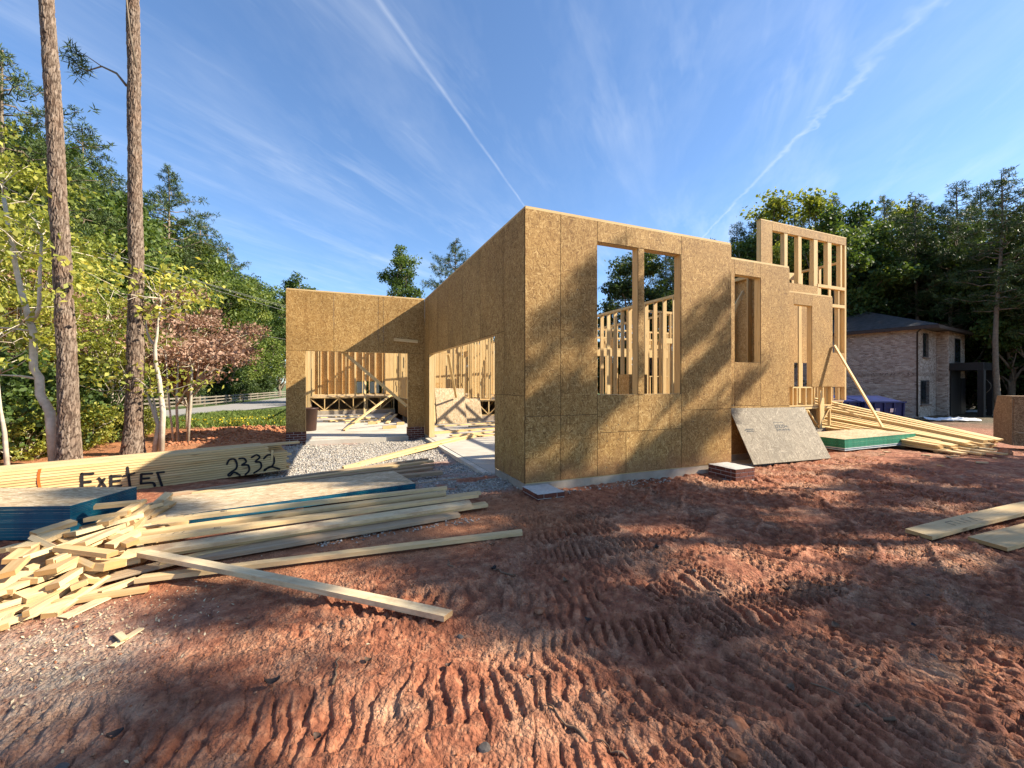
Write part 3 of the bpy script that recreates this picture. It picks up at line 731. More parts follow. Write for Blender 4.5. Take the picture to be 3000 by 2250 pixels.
# raised floor: decks, open web floor trusses below
def truss_face(x0, x1, y, z0, z1, step=0.62):
    s = 0.038
    block('truss_chord', (x0, y, z1 - s), (x1, y + 0.089, z1), ST, H); block('truss_chord', (x0, y, z0), (x1, y + 0.089, z0 + s), ST, H)
    n = int((x1 - x0) / step)
    for i in range(n + 1):
        x = x0 + 0.05 + (x1 - x0 - 0.1) * i / n
        stud(x, y + 0.05, z0 + s, z1 - s, 0.038, 0.07, name='truss_web')
        if i < n:
            xa, xb = x + 0.03, x + (x1 - x0 - 0.1) / n - 0.03
            za, zb = (z0 + s, z1 - s) if i % 2 else (z1 - s, z0 + s)
            beam('truss_web', (xa, y + 0.045, za + (0.02 if za < zb else -0.02)), (xb, y + 0.045, zb + (-0.02 if za < zb else 0.02)), 0.06, 0.038, ST, H, up=(0, 0, 1))
DK = 0.90
block('floor_deck', (3.0, 17.0, DK), (9.29, 28.2, DK + 0.02), M['osb_tan'], H)
block('floor_deck', (-1.18, 23.0, DK), (2.998, 28.2, DK + 0.02), M['osb_tan'], H)
for yy in (17.02, 17.9, 18.8): truss_face(3.02, 9.28, yy, 0.24, DK - 0.001)
for yy in (23.02, 23.9): truss_face(-1.17, 2.98, yy, 0.24, DK - 0.001)
block('foundation_wall', (3.0, 17.02, -0.3), (9.28, 17.2, 0.239), M['concrete'], H)
block('foundation_wall', (-1.18, 23.02, -0.3), (2.99, 23.2, 0.239), M['concrete'], H)
panel_x(17.0, 19.4, 0.1, DK - 0.01, 2.985, M['osb']); panel_x(19.4, 21.84, 0.1, DK - 0.01, 2.985, M['osb'])
for a in (((-1.18, 28.02, -.4), (9.28, 28.2, DK - .002)), ((-1.22, 23.2, -.4), (-1.05, 28.0, DK - .002)), ((9.12, 17.2, -.4), (9.28, 28.0, DK - .002)), ((3.0, 20.2, -.4), (9.1, 20.35, DK - .06)), ((-1.0, 25.0, -.4), (2.99, 25.15, DK - .06)), ((9.5, 11.0, -.4), (13.8, 11.2, .85)), ((13.66, 8.2, -.4), (13.82, 11.0, .85))):
    block('foundation_wall', a[0], a[1], M['concrete'], H)
# stud walls on the deck
run_x(3.02, 6.2, 17.12, DK + 0.02, ZT, d=0.089, gaps=((4.05, 5.3, DK + 0.02, 3.6),))
run_x(6.6, 9.27, 17.12, DK + 0.02, ZT, d=0.089, sp=0.30)
run_y(17.2, 28.0, 3.06, DK + 0.02, ZT, d=0.089)
run_x(-1.17, 1.0, 23.12, DK + 0.02, ZT, d=0.089)
run_x(1.0, 2.95, 23.12, DK + 0.02, ZT, d=0.089, sp=0.5)
run_y(17.3, 28.0, 6.3, DK + 0.02, ZT, d=0.089, gaps=((20, 21.2, DK + .02, 3.0),))
run_x(3.1, 9.25, 21.6, DK + 0.02, ZT, d=0.089, gaps=((4.6, 6.0, DK + .02, 3.2),))
run_x(-1.17, 9.25, 28.0, DK + 0.02, ZT, d=0.14, gaps=((3.6, 4.9, 2.9, 4.0), (7.0, 8.4, 1.6, 3.8)))
run_x(3.1, 9.2, 19.5, DK + 0.02, ZT, d=0.089, sp=0.36, gaps=((3.9, 5.2, DK + .02, 3.9),))
run_y(13.28, 28.0, -1.15, 0.04, ZT, d=0.14, sp=0.61)
for i, x in enumerate((-1.2, 0.0, 1.2, 2.4)):
    panel_y(x, x + 1.2, 1.75, 4.2, 28.08, M['osb_in'])
    if i < 2: panel_y(x, x + 1.2, 0.92, 1.75, 28.08, M['osb_in'])
panel_y(4.9, 6.1, 0.92, 4.2, 28.08, M['osb_in']); panel_y(3.6, 4.9, 1.75, 2.9, 28.08, M['osb_in']); panel_y(6.1, 7.0, 0.92, 4.2, 28.08, M['osb_in'])
for x in (1.3, 2.1, 2.9, 3.7, 4.4):  # added blue-grey sheets standing in for the view through open gaps
    block('gap_view_sheet', (x, 28.085, 1.0), (x + 0.55, 28.09, 1.72), M['gap_view'], H)
panel_y(3.2, 4.4, 0.94, 1.65, 21.66, M['osb_in']); panel_y(4.4, 5.2, 0.94, 1.65, 21.66, M['osb_in'])
panel_y(7.6, 8.4, 0.94, 4.0, 24.3, M['osb_in']); panel_y(6.5, 7.3, 0.94, 4.0, 26.3, M['osb_in'])
panel_x(18.5, 19.7, 0.94, 4.1, 9.31, M['osb_in']); panel_x(21, 23.4, 0.94, 4.1, 9.31, M['osb_in'])
run_y(17.1, 28.0, 9.27, DK + 0.02, ZT, d=0.089)
for a, b in [((3.6, 16.2, 0.05), (3.7, 17.02, 1.9)), ((4.3, 20.6, 0.95), (4.4, 21.5, 3.0)), ((1.4, 22.2, 0.06), (1.5, 23.0, 2.2))]:
    beam('brace', a, b, 0.089, 0.038, ST, H, up=(0, -1, 0))
# braces seen in the two garage doors
beam('brace', (0.19, 13.36, 2.60), (2.09, 13.36, 0.92), 0.038, 0.089, ST, H)
beam('brace', (0.30, 15.0, 0.07), (2.35, 18.6, 1.20), 0.089, 0.038, ST, H)
beam('brace', (3.55, 13.9, 2.6), (4.6, 16.7, 1.05), 0.089, 0.038, ST, H)
# bay with the tall window and raised floor (faces -Y)
Y4 = 7.88
for a in [(9.47, 10.8, 1.53, 4.23), (10.8, 12.11, 1.53, 4.23), (12.11, 12.92, 3.90, 4.23), (12.92, 13.89, 1.53, 4.23)]:
    panel_y(*a, Y4)
run_x(9.47, 13.88, Y4 + 0.081, 0.96, ZT, gaps=((12.11, 12.92, 1.53, 3.90),))
block('floor_deck', (9.45, Y4 + 0.01, 0.92), (13.88, 17.0, 0.94), M['osb_tan'], H); block('floor_deck', (13.89, 10.36, 0.92), (19.0, 17.0, 0.94), M['osb_tan'], H)
truss_face(9.47, 13.88, Y4 + 0.012, 0.30, 0.919, 0.55); truss_face(9.47, 13.86, Y4 + 0.9, 0.30, 0.919)
truss_face(14.1, 19.0, 10.37, 0.30, 0.919)
block('foundation_wall', (9.47, Y4 + 0.03, -0.5), (13.86, Y4 + 0.25, 0.299), M['concrete'], H)
block('foundation_wall', (14.1, 10.37, -0.6), (19.0, 10.6, 0.299), M['concrete'], H)
stud(13.26, Y4 - 0.03, 0.30, 1.42, 0.089, 0.038, name='brace'); stud(13.36, Y4 - 0.03, 0.55, 1.2, 0.11, 0.03, name='brace')
beam('brace', (12.3, 8.6, 3.5), (13.2, 9.3, 2.1), 0.089, 0.038, ST, H, up=(0, -1, 0)); beam('brace', (12.1, 8.4, 2.7), (13.1, 8.9, 1.6), 0.089, 0.038, ST, H, up=(0, -1, 0))
run_y(7.98, 12.0, 13.80, 0.96, ZT, d=0.14)
panel_x(9.6, 10.4, 0.96, 3.2, 13.74, M['osb_in'])
beam('brace', (13.90, 7.84, 2.78), (14.45, 6.75, 0.10), 0.038, 0.089, ST, H, up=(-1, 0, 0))
beam('brace', (13.75, 7.82, 1.05), (14.1, 7.25, 0.62), 0.089, 0.038, ST, H)
# two storey stair tower (faces -Y)
Y5 = 10.35; ZT5 = 7.54
for a in [(14.10, 14.71, 4.9, 7.50), (14.71, 16.3, 7.21, 7.50), (16.3, 17.9, 7.21, 7.50), (17.9, 19.14, 7.21, 7.50), (14.71, 17.30, 4.9, 5.39),
          (14.10, 17.30, 2.4, 4.9), (17.30, 19.05, 1.48, 2.85)]:
    panel_y(*a, Y5)
block('top_plate', (14.10, Y5 - 0.001, 7.502), (19.15, Y5 + 0.16, 7.54), ST, H)
for x0, x1 in ((15.39, 15.56), (16.18, 16.36), (17.10, 17.33), (17.96, 18.19), (18.78, 19.14)):
    block('stud', (x0, Y5 + 0.012, 5.40), (x1 if x1 - x0 < .3 else x0 + .10, Y5 + 0.17, 7.21), ST, H)
block('stud', (19.04, Y5 + 0.003, 0.95), (19.14, Y5 + 0.17, 7.5), ST, H); block('stud', (18.66, Y5 + 0.02, 2.85), (18.72, Y5 + 0.17, 5.40), ST, H)
block('stud', (17.32, Y5 + 0.012, 0.96), (17.42, Y5 + 0.17, 5.40), ST, H)
for z in (5.44, 4.72): block('blocking', (17.31, Y5 - 0.002, z - 0.06), (19.04, Y5 + 0.12, z + 0.06), ST, H)
block('header', (14.2, Y5 + 0.02, 7.22), (19.03, Y5 + 0.16, 7.49), ST, H)
block('stud', (14.105, Y5 + 0.012, 0.96), (14.145, Y5 + 0.17, 7.5), ST, H)
run_y(Y5 + 0.18, 14.0, 19.05, 0.96, 6.6)
run_x(14.3, 19.0, 14.05, 0.96, 6.85, sp=0.6)
block('header', (14.3, 12.2, 6.2), (19.0, 12.24, 6.5), ST, H)
for x in (17.5, 17.9, 18.3, 18.7): stud(x, Y5 + 0.09, 0.96, 1.47, 0.038, 0.14, name='stud')
beam('brace', (17.6, 10.7, 3.4), (18.9, 10.8, 4.6), 0.089, 0.038, ST, H, up=(0, -1, 0))
# partitions further back on the raised floor
run_x(9.5, 13.8, 12.0, 0.96, ZT, d=0.089, gaps=((11.0, 12.2, 0.96, 3.1),)); run_y(12.1, 17.0, 11.6, 0.96, ZT, d=0.089); run_x(9.5, 19.0, 17.0, 0.96, ZT, gaps=((10.2, 11.4, 2.0, 3.4), (14.5, 16.0, 2.0, 3.4)))
block('header', (9.5, 14.5, 2.75), (13.7, 14.6, 3.05), ST, H); run_x(9.5, 13.7, 14.55, 3.06, 3.55, d=0.089)
# ------------------------------------------------------------------ brick piers beside the tall wall
for nm, (x0, x1, y0, y1, n), lab in [('brick_pier', (2.55, 2.97, 5.11, 5.62, 2), 'low dark brick pier with mortared top at the near corner of the tall wall'),
                                     ('brick_pier', (6.20, 6.66, 5.00, 5.56, 3), 'low dark brick pier beside the leaning grey sheet')]:
    pr = empty(nm, (x0, y0, 0), lab, 'pier')
    bricks(x0, x1, y0, y1, -0.02, n, pr)
    z = -0.02 + n * 0.067
    V = []; rr = np.random.RandomState(3)
    nx = 9
    for i in range(nx):
        for j in range(nx): V.append((x0 - .004 + (x1 - x0 + .008) * i / (nx - 1), y0 - .004 + (y1 - y0 + .004) * j / (nx - 1), z + .014 + .006 * rr.rand() - (0.012 if i in (0, nx - 1) or j in (0, nx - 1) else 0)))
    F = np.array([(i * nx + j, (i + 1) * nx + j, (i + 1) * nx + j + 1, i * nx + j + 1) for i in range(nx - 1) for j in range(nx - 1)])
    mesh_obj('mortar_top', V, F, M['mortar'], pr, smooth=True)

# ------------------------------------------------------------------ sheet stacks
def sheet_stack(name, corner, udir, L, vdir, Wd, h, n, mats, label, rag=0.0025, z0=0.03, seed=1, parts_mat=None):
    rnd = random.Random(seed); u = Vector((*udir, 0)).normalized(); v = Vector((*vdir, 0)).normalized(); c = Vector((*corner, 0))
    t = h / n; e = empty(name, (*corner, 0), label, 'sheet stack')
    for i in range(n):
        o = c + u * rnd.uniform(-rag, rag) + v * rnd.uniform(-rag, rag); z = z0 + t * (i + 0.5)
        A = o + v * (Wd / 2) + Vector((0, 0, z)); B = A + u * L
        ms = parts_mat(i) if parts_mat else mats
        beam('osb_sheet', A, B, Wd, t - 0.0004, ms, e)
    for k in (0.15, 0.5, 0.85):
        p = c + u * (L * k); beam('dunnage', p + v * 0.05 + Vector((0, 0, z0 / 2 - 0.02)), p + v * (Wd - 0.05) + Vector((0, 0, z0 / 2 - 0.02)), 0.089, z0 + 0.03, M['worn'], e)
    return e
sheet_stack('osb_stack', (-2.50, 5.74), (-0.935, 0.355), 3.05, (0.355, 0.935), 0.80, 0.345, 20, [M['osb_tan'], M['blue']], 'tall stack of tan sheets with blue painted edges beside the sprayed lumber bundle', seed=2)
sheet_stack('osb_stack', (-1.90, 5.70), (0.985, 0.175), 3.05, (-0.175, 0.985), 1.05, 0.115, 7, [M['osb_tan'], M['blue']], 'low stack of tan sheets with blue painted edges between the long boards', seed=5, z0=0.05)
def gm(i): return [M['osb_tan'], M['white_edge'] if i in (0, 2) else (M['blue'] if i == 1 else M['green'])]
sheet_stack('osb_stack', (11.0, 5.98), (1, 0.0), 3.05, (0.0, 1.0), 1.20, 0.27, 13, None, 'stack of tan sheets with green painted edges in front of the raised bay', seed=9, z0=0.05, parts_mat=gm)
# grey sheet leaning on the set-back wall, stamped upside down
A = Vector((8.70, 5.655, 0.03)); B = Vector((8.72, 6.225, 1.10))
lean = beam('leaning_osb_sheet', A, B, 2.38, 0.012, M['osb_grey'], None, up=(0, -1.07, 0.57)); tag(lean, 'grey sheet stamped with upside down lettering leaning against the house', 'sheet')
LM = WM[lean.name]
def stamp(txt, x, y, size, name='stamp', rot=math.pi):
    cu = bpy.data.curves.new('stamp', 'FONT'); cu.body = txt; cu.size = size; cu.align_x = 'CENTER'; cu.align_y = 'CENTER'; cu.offset = 0.0035
    t = bpy.data.objects.new('stamp_tmp', cu); COL.objects.link(t)
    dg = bpy.context.evaluated_depsgraph_get(); me = bpy.data.meshes.new_from_object(t.evaluated_get(dg)); bpy.data.objects.remove(t)
    me.materials.clear(); me.materials.append(M['black'])
    # text plane: right = picture right along the sheet, up = up the sheet
    xs, ys, zs = LM.to_3x3().col[0].normalized(), LM.to_3x3().col[1].normalized(), LM.to_3x3().col[2].normalized()
    right = ys if ys.x > 0 else -ys; upv = xs if xs.z > 0 else -xs; nrm = right.cross(upv)
    c = LM.translation + right * x + upv * y + nrm * 0.0085
    mw = Matrix((right, upv, nrm)).transposed().to_4x4(); mw.translation = c
    return put(bpy.data.objects.new(name, me), lean, mw @ Matrix.Rotation(rot, 4, 'Z'))
stamp('GOLD', 0.07, 0.17, 0.105); stamp('EDGE', 0.25, 0.165, 0.042); stamp('Weyerhaeuser', 0.13, 0.085, 0.066)
stamp('THIS DIRECTION', -0.88, 0.125, 0.030); stamp('STRENGTH AXIS', -0.88, 0.085, 0.030)
def bar_on_sheet(x0, y0, x1, y1, wd):
    xs, ys, zs = LM.to_3x3().col[0].normalized(), LM.to_3x3().col[1].normalized(), LM.to_3x3().col[2].normalized()
    right = ys if ys.x > 0 else -ys; upv = xs if xs.z > 0 else -xs; nrm = right.cross(upv)
    p = lambda x, y: LM.translation + right * x + upv * y + nrm * 0.0085
    beam('stamp', p(x0, y0), p(x1, y1), wd, 0.001, M['black'], lean, up=nrm)
bar_on_sheet(-0.08, 0.255, 0.22, 0.255, 0.011); bar_on_sheet(-0.08, 0.249, -0.08, 0.05, 0.011); bar_on_sheet(-1.03, 0.105, -1.0, 0.105, 0.02)

# ------------------------------------------------------------------ long lumber bundle with sprayed lettering
bu = Vector((0.928, 0.372, 0)).normalized(); bn = Vector((bu.y, -bu.x, 0)); b0 = Vector((-0.83, 8.95, 0))
BUN = empty('lumber_bundle', b0 + bu * -2.0, 'long strapped bundle of yellow boards spray painted with black lettering', 'lumber bundle')
rnd = random.Random(12); nl = 12; th = 0.0385
for c in range(5):
    for i in range(nl):
        if i == nl - 1 and c > 3: continue
        off = rnd.uniform(-0.05, 0.05); dp = rnd.uniform(-0.004, 0.006)
        A = b0 + bu * (-4.85 + off) - bn * (0.072 + c * 0.142 + dp) + Vector((0, 0, -0.005 + th * (i + 0.5))); B = A + bu * (4.90 + rnd.uniform(-.01, .015) - (0.35 if i > 8 and c < 3 else 0))
        beam('board', A, B, 0.139, rnd.uniform(0.029, 0.0335), M['stud'], BUN)
for k, (s0, s1, dd, zz) in enumerate([(-4.6, -0.35, 0.10, 0.476), (-3.9, 0.30, 0.27, 0.470), (-4.2, -0.33, 0.43, 0.474)]):
    A = b0 + bu * s0 - bn * dd + Vector((0, 0, zz)); beam('board', A, b0 + bu * s1 - bn * dd + Vector((0, 0, zz)), 0.139, 0.036, M['board'], BUN)
beam('brace', b0 + bu * -0.25 + bn * 0.002 + Vector((0, 0, 0.22)), b0 + bu * -0.24 + bn * 0.002 + Vector((0, 0, 0.40)), 0.036, 0.02, ST, BUN, up=tuple(bn))
STROKES = [[(-2.697, 0.34), (-2.697, 0.126)], [(-2.697, 0.335), (-2.585, 0.323)], [(-2.693, 0.218), (-2.61, 0.209)], [(-2.693, 0.131), (-2.57, 0.12)],
 [(-2.523, 0.246), (-2.459, 0.11)], [(-2.467, 0.227), (-2.526, 0.117)], [(-2.395, 0.263), (-2.395, 0.099)], [(-2.395, 0.252), (-2.291, 0.241)], [(-2.383, 0.176), (-2.302, 0.174)], [(-2.399, 0.105), (-2.287, 0.096)],
 [(-2.216, 0.359), (-2.188, 0.063)], [(-2.259, 0.236), (-2.14, 0.261)], [(-2.058, 0.232), (-2.062, 0.09)], [(-2.058, 0.232), (-1.933, 0.224)], [(-2.058, 0.161), (-1.967, 0.157)], [(-2.062, 0.09), (-1.925, 0.078), (-1.899, 0.024)],
 [(-1.865, 0.217), (-1.813, 0.01)], [(-1.873, 0.227), (-1.79, 0.225)],
 [(-0.948, 0.236), (-0.912, 0.307), (-0.839, 0.308), (-0.802, 0.227), (-0.811, 0.141), (-0.876, 0.097), (-0.93, 0.051), (-0.903, 0.03), (-0.839, 0.08), (-0.756, 0.015)],
 [(-0.765, 0.309), (-0.69, 0.30), (-0.662, 0.235), (-0.728, 0.190), (-0.633, 0.176), (-0.614, 0.079), (-0.671, 0.015)],
 [(-0.575, 0.307), (-0.498, 0.342), (-0.448, 0.291), (-0.517, 0.222), (-0.438, 0.20), (-0.429, 0.097), (-0.537, 0.022)],
 [(-0.379, 0.26), (-0.318, 0.316), (-0.237, 0.299), (-0.21, 0.192), (-0.247, 0.106), (-0.359, 0.065), (-0.369, 0.037), (-0.278, 0.099), (-0.122, 0.03)]]
GROUPS = [range(0, 4), range(4, 6), range(6, 10), range(10, 12), range(12, 16), range(16, 18), [18], [19], [20], [21]]
def smooth_line(p, n=4):
    if len(p) < 3: return p
    out = []
    for i in range(len(p) - 1):
        p0, p1, p2, p3 = p[max(i - 1, 0)], p[i], p[i + 1], p[min(i + 2, len(p) - 1)]
        for k in range(n):
            t = k / n
            out.append(tuple(0.5 * (2 * p1[j] + (p2[j] - p0[j]) * t + (2 * p0[j] - 5 * p1[j] + 4 * p2[j] - p3[j]) * t * t + (3 * p1[j] - p0[j] - 3 * p2[j] + p3[j]) * t ** 3) for j in (0, 1)))
    return out + [p[-1]]
for g in GROUPS:
    V, F = [], []
    for si in g:
        pl = smooth_line(STROKES[si]); hw = 0.0165
        for i in range(len(pl)):
            a = Vector(pl[i]); ax = Vector(pl[min(i + 1, len(pl) - 1)]) - Vector(pl[max(i - 1, 0)]); ax.normalize(); nn = Vector((-ax.y, ax.x))
            base = len(V)
            for sgn in (1, -1):
                q = a + nn * hw * sgn; V.append(b0 + bu * q.x + bn * 0.0055 + Vector((0, 0, q.y)))
            if i: F.append((base - 2, base - 1, base + 1, base))
        for e in (pl[0], pl[-1]):
            base = len(V)
            for k in range(10): V.append(b0 + bu * (e[0] + hw * math.cos(k * .6283)) + bn * 0.0058 + Vector((0, 0, e[1] + hw * math.sin(k * .6283))))
            F.append(tuple(base + k for k in range(10)))
    mesh_obj('sprayed_letter', [tuple(v) for v in V], F, M['black'], BUN)
sp = [b0 + bu * (-3.10 + 0.012 * math.sin(z * 14)) + bn * 0.006 + Vector((0, 0, z)) for z in np.linspace(0.10, 0.462, 12)] + [b0 + bu * -3.09 - bn * dd + Vector((0, 0, 0.4625)) for dd in (0.05, 0.3, 0.7)]
V = []; F = []
for i, p in enumerate(sp):
    V += [tuple(p - bu * 0.014), tuple(p + bu * 0.014)]
    if i: F.append((2 * i - 2, 2 * i - 1, 2 * i + 1, 2 * i))
mesh_obj('strap', V, F, M['strap'], BUN)

# ------------------------------------------------------------------ loose boards
def bent_beam(name, A, B, wd, th, mat, bow=(0, 0, 0), roll=0.0, n=12, twist=0.0):
    """long board with a slight natural bow and twist; ends cut a little off square"""
    A, B, bow = Vector(A), Vector(B), Vector(bow); rot, mid, L = frame_from(A, B, (0, 0, 1)); inv = rot.to_3x3().inverted(); bl = inv @ bow
    V, F, UV = [], [], []
    for i in range(n + 1):
        t = i / n; x = (t - 0.5) * L; k = 4 * t * (1 - t) - 0.66; c, s_ = math.cos(roll + twist * (t - .5)), math.sin(roll + twist * (t - .5))
        sk = 0.012 if i in (0, n) else 0
        for y, z in ((-1, -1), (1, -1), (1, 1), (-1, 1)):
            yy, zz = y * wd / 2, z * th / 2; V.append((x + sk * y, yy * c - zz * s_ + bl.y * k, yy * s_ + zz * c + bl.z * k)); UV.append((x, yy))
    for i in range(n):
        for j in range(4): F.append((i * 4 + j, (i + 1) * 4 + j, (i + 1) * 4 + (j + 1) % 4, i * 4 + (j + 1) % 4))
    F += [(0, 1, 2, 3), (n * 4 + 3, n * 4 + 2, n * 4 + 1, n * 4)]
    me = bpy.data.meshes.new(name); me.from_pydata(V, [], F); uv = me.uv_layers.new(name='UVMap').data
    for p in me.polygons:
        for li in p.loop_indices:
            vi = me.loops[li].vertex_index; q = vi % 4
            if p.index >= 4 * n: uv[li].uv = (7 + V[vi][1] * .3, 0.9 + V[vi][2])
            elif p.index % 4 in (0, 2): uv[li].uv = (UV[vi][0], V[vi][1])
            else: uv[li].uv = (UV[vi][0], V[vi][2] + 0.5)
    me.materials.append(mat)
    bm = bmesh.new(); bm.from_mesh(me); bmesh.ops.recalc_face_normals(bm, faces=bm.faces); bm.to_mesh(me); bm.free()
    return put(bpy.data.objects.new(name, me), None, Matrix.Translation(mid) @ rot)
_br = random.Random(21)
def board(A, B, wd, th, mat, label, group=None, roll=0.0):
    L = (Vector(B) - Vector(A)).length
    bow = (_br.uniform(-.004, .004) * L, _br.uniform(-.006, .006) * L, _br.uniform(0, .002) * L)
    o = bent_beam('lumber_board', A, B, wd, th, mat, bow, roll, twist=_br.uniform(-.06, .06)); return tag(o, label, 'board', group)
TB = M['board']
board((-1.68, 5.33, 0.240), (1.42, 5.63, 0.205), 0.089, 0.038, TB, 'pale board lying uppermost along the low blue edged stack')
board((-1.70, 5.03, 0.212), (1.37, 5.50, 0.172), 0.089, 0.038, TB, 'pale board in the spread pile, just below the uppermost one', roll=.12)
board((-1.45, 5.12, 0.160), (1.88, 5.54, 0.110), 0.089, 0.038, TB, 'pale board in the spread pile whose end reaches out over the dark gravel')
board((-1.84, 4.85, 0.196), (1.75, 5.29, 0.155), 0.140, 0.038, TB, 'wide pale board with faint pencil marks in the spread pile', roll=-.06)
board((-1.70, 4.70, 0.135), (1.60, 5.11, 0.112), 0.140, 0.038, M['muddy'], 'wide board with a dirty edge at the front of the spread pile', roll=.10)
board((-1.40, 4.80, 0.085), (1.83, 5.16, 0.060), 0.140, 0.038, TB, 'pale board under the front of the spread pile, its end nearest the corner pier')
board((-1.20, 4.64, 0.045), (1.40, 4.97, 0.040), 0.184, 0.038, M['worn'], 'brown shaded board at the bottom of the spread pile')
board((-1.50, 5.22, 0.115), (1.60, 5.42, 0.070), 0.140, 0.038, M['worn'], 'dull board buried in the middle of the spread pile')
board((-1.40, 4.58, 0.050), (-0.42, 4.96, 0.045), 0.089, 0.038, TB, 'short pale board with an angled cut end on the clay')
board((-1.90, 4.36, 0.045), (-1.20, 4.66, 0.050), 0.140, 0.020, M['worn'], 'thin flat strip at the edge of the offcut heap')
zc = hz(1.8, 4.1)
board((-1.46, 4.30, 0.055), (1.86, 4.10, zc + 0.032), 0.089, 0.038, TB, 'single long board on the clay with its end pointing at the corner pier')
board((-1.52, 4.60, 0.165), (0.72, 2.80, hz(0.72, 2.8) + 0.040), 0.089, 0.038, M['muddy'], 'mud smeared board crossing over the single long board')
# boards on the gravel
board((-2.20, 7.55, 0.02), (1.85, 8.95, 0.02), 0.089, 0.038, M['worn'], 'weathered long board next to the sprayed lumber bundle')
board((-1.9, 7.40, 0.03), (1.88, 8.66, 0.02), 0.140, 0.038, M['board'], 'long board half in shade along the sprayed lumber bundle')
board((-1.7, 7.24, 0.05), (1.86, 8.40, 0.00), 0.089, 0.038, M['worn'], 'narrow brown board lying behind the low blue edged stack')
board((-1.6, 7.08, 0.06), (1.76, 8.14, -0.02), 0.140, 0.038, M['worn'], 'wide brown board lying behind the low blue edged stack')
board((0.3, 7.36, 0.02), (1.83, 7.62, -0.01), 0.140, 0.060, M['worn'], 'thick short board poking out from behind the low blue edged stack')
board((0.7, 6.78, 0.00), (2.02, 7.03, -0.02), 0.060, 0.038, M['worn'], 'thin board poking out beside the front corner of the low blue edged stack')
for k, (dd, sa, sb, z) in enumerate([(0.0, 0, 1.0, -0.02), (0.10, 0.05, 0.98, -0.02), (0.05, 0.02, 0.92, 0.02), (0.14, 0.12, 0.8, 0.02)]):
    a = Vector((0.10, 8.95, 0)); b = Vector((4.2, 12.25, 0)); u = (b - a).normalized(); n = Vector((-u.y, u.x, 0))
    A = a.lerp(b, sa) + n * dd + Vector((0, 0, z - 0.07)); B = a.lerp(b, sb) + n * dd + Vector((0, 0, z + 0.075))
    board(A, B, 0.089, 0.038, ST, ['bright yellow board running from the gravel up into the garage', 'yellow board against the edge of the garage entry pile', 'topmost yellow board of the garage entry pile', 'short yellow board on the garage entry pile'][k])
# two planks on the clay at the right
zr = hz(6.5, 2.35) + 0.05
board((5.60, 2.375, zr - 0.02), (8.9, 2.22, zr + 0.03), 0.235, 0.038, TB, 'wide plank with pencilled marks lying on the clay alone beside a second plank')
board((5.92, 1.97, zr - 0.03), (9.0, 1.80, zr), 0.286, 0.038, TB, 'widest plank lying flat on the clay beside the marked plank')

# ------------------------------------------------------------------ heap of offcuts
def heap_h(x, y):
    ax = -2.40 + (y - 3.9) * 0.15
    return 0.30 * math.exp(-((x - ax) / 0.42) ** 2) * (1 / (1 + math.exp(-(y - 4.0) * 7))) * (1 / (1 + math.exp((y - 6.3) * 5)))
OFFCUTS = [((-2.15, 4.93, 0.30), (-1.84, 5.42, 0.30), 0.14, 0.038), ((-1.95, 4.61, 0.29), (-1.87, 4.99, 0.29), 0.089, 0.038), ((-2.09, 4.64, 0.28), (-1.65, 4.38, 0.28), 0.089, 0.038),
 ((-2.29, 4.46, 0.27), (-2.35, 5.07, 0.27), 0.089, 0.038), ((-2.17, 4.19, 0.26), (-2.35, 4.99, 0.26), 0.089, 0.038), ((-1.99, 4.25, 0.22), (-1.94, 4.57, 0.22), 0.14, 0.038),
 ((-2.09, 4.12, 0.04), (-1.87, 4.35, 0.04), 0.089, 0.038), ((-2.07, 4.13, 0.10), (-1.85, 4.44, 0.10), 0.14, 0.038), ((-2.43, 5.02, 0.31), (-2.26, 5.25, 0.31), 0.089, 0.038),
 ((-2.19, 5.29, 0.33), (-1.88, 5.33, 0.33), 0.14, 0.038), ((-2.32, 5.77, 0.34), (-1.96, 5.83, 0.34), 0.089, 0.038), ((-1.90, 5.15, 0.24), (-1.90, 5.65, 0.24), 0.038, 0.038),
 ((-1.88, 5.20, 0.26), (-1.90, 5.80, 0.26), 0.06, 0.038), ((-1.84, 5.25, 0.22), (-1.91, 6.25, 0.22), 0.06, 0.038), ((-1.85, 5.49, 0.20), (-1.87, 6.44, 0.20), 0.038, 0.038),
 ((-1.84, 4.50, 0.16), (-1.64, 4.40, 0.16), 0.184, 0.06), ((-2.18, 4.14, 0.16), (-2.20, 4.41, 0.16), 0.14, 0.038), ((-2.16, 4.14, 0.06), (-2.10, 4.17, 0.06), 0.089, 0.05),
 ((-1.75, 4.59, 0.26), (-1.64, 4.80, 0.26), 0.089, 0.038), ((-1.83, 4.87, 0.25), (-1.58, 4.55, 0.25), 0.089, 0.038), ((-1.98, 5.07, 0.33), (-1.95, 5.71, 0.33), 0.089, 0.038),
 ((-2.34, 4.68, 0.29), (-2.27, 5.07, 0.29), 0.14, 0.038), ((-2.60, 4.94, 0.22), (-2.57, 5.13, 0.22), 0.089, 0.038), ((-1.91, 4.16, 0.14), (-1.85, 4.50, 0.14), 0.089, 0.038),
 ((-2.09, 4.25, 0.18), (-2.01, 4.54, 0.18), 0.089, 0.038)]
OL = ['pale sawn offcut lying across the heap of wood scraps', 'offcuts heaped beside the blue edged stack']
for A, B, wd, th in OFFCUTS:
    o = beam('wood_offcut', A, (B[0], B[1], B[2] + random.uniform(-.03, .03)), wd, th, M['scrap'], None, roll=random.uniform(-.25, .25)); tag(o, OL[0], 'offcut', OL[1])
rnd = random.Random(77)
k = 0
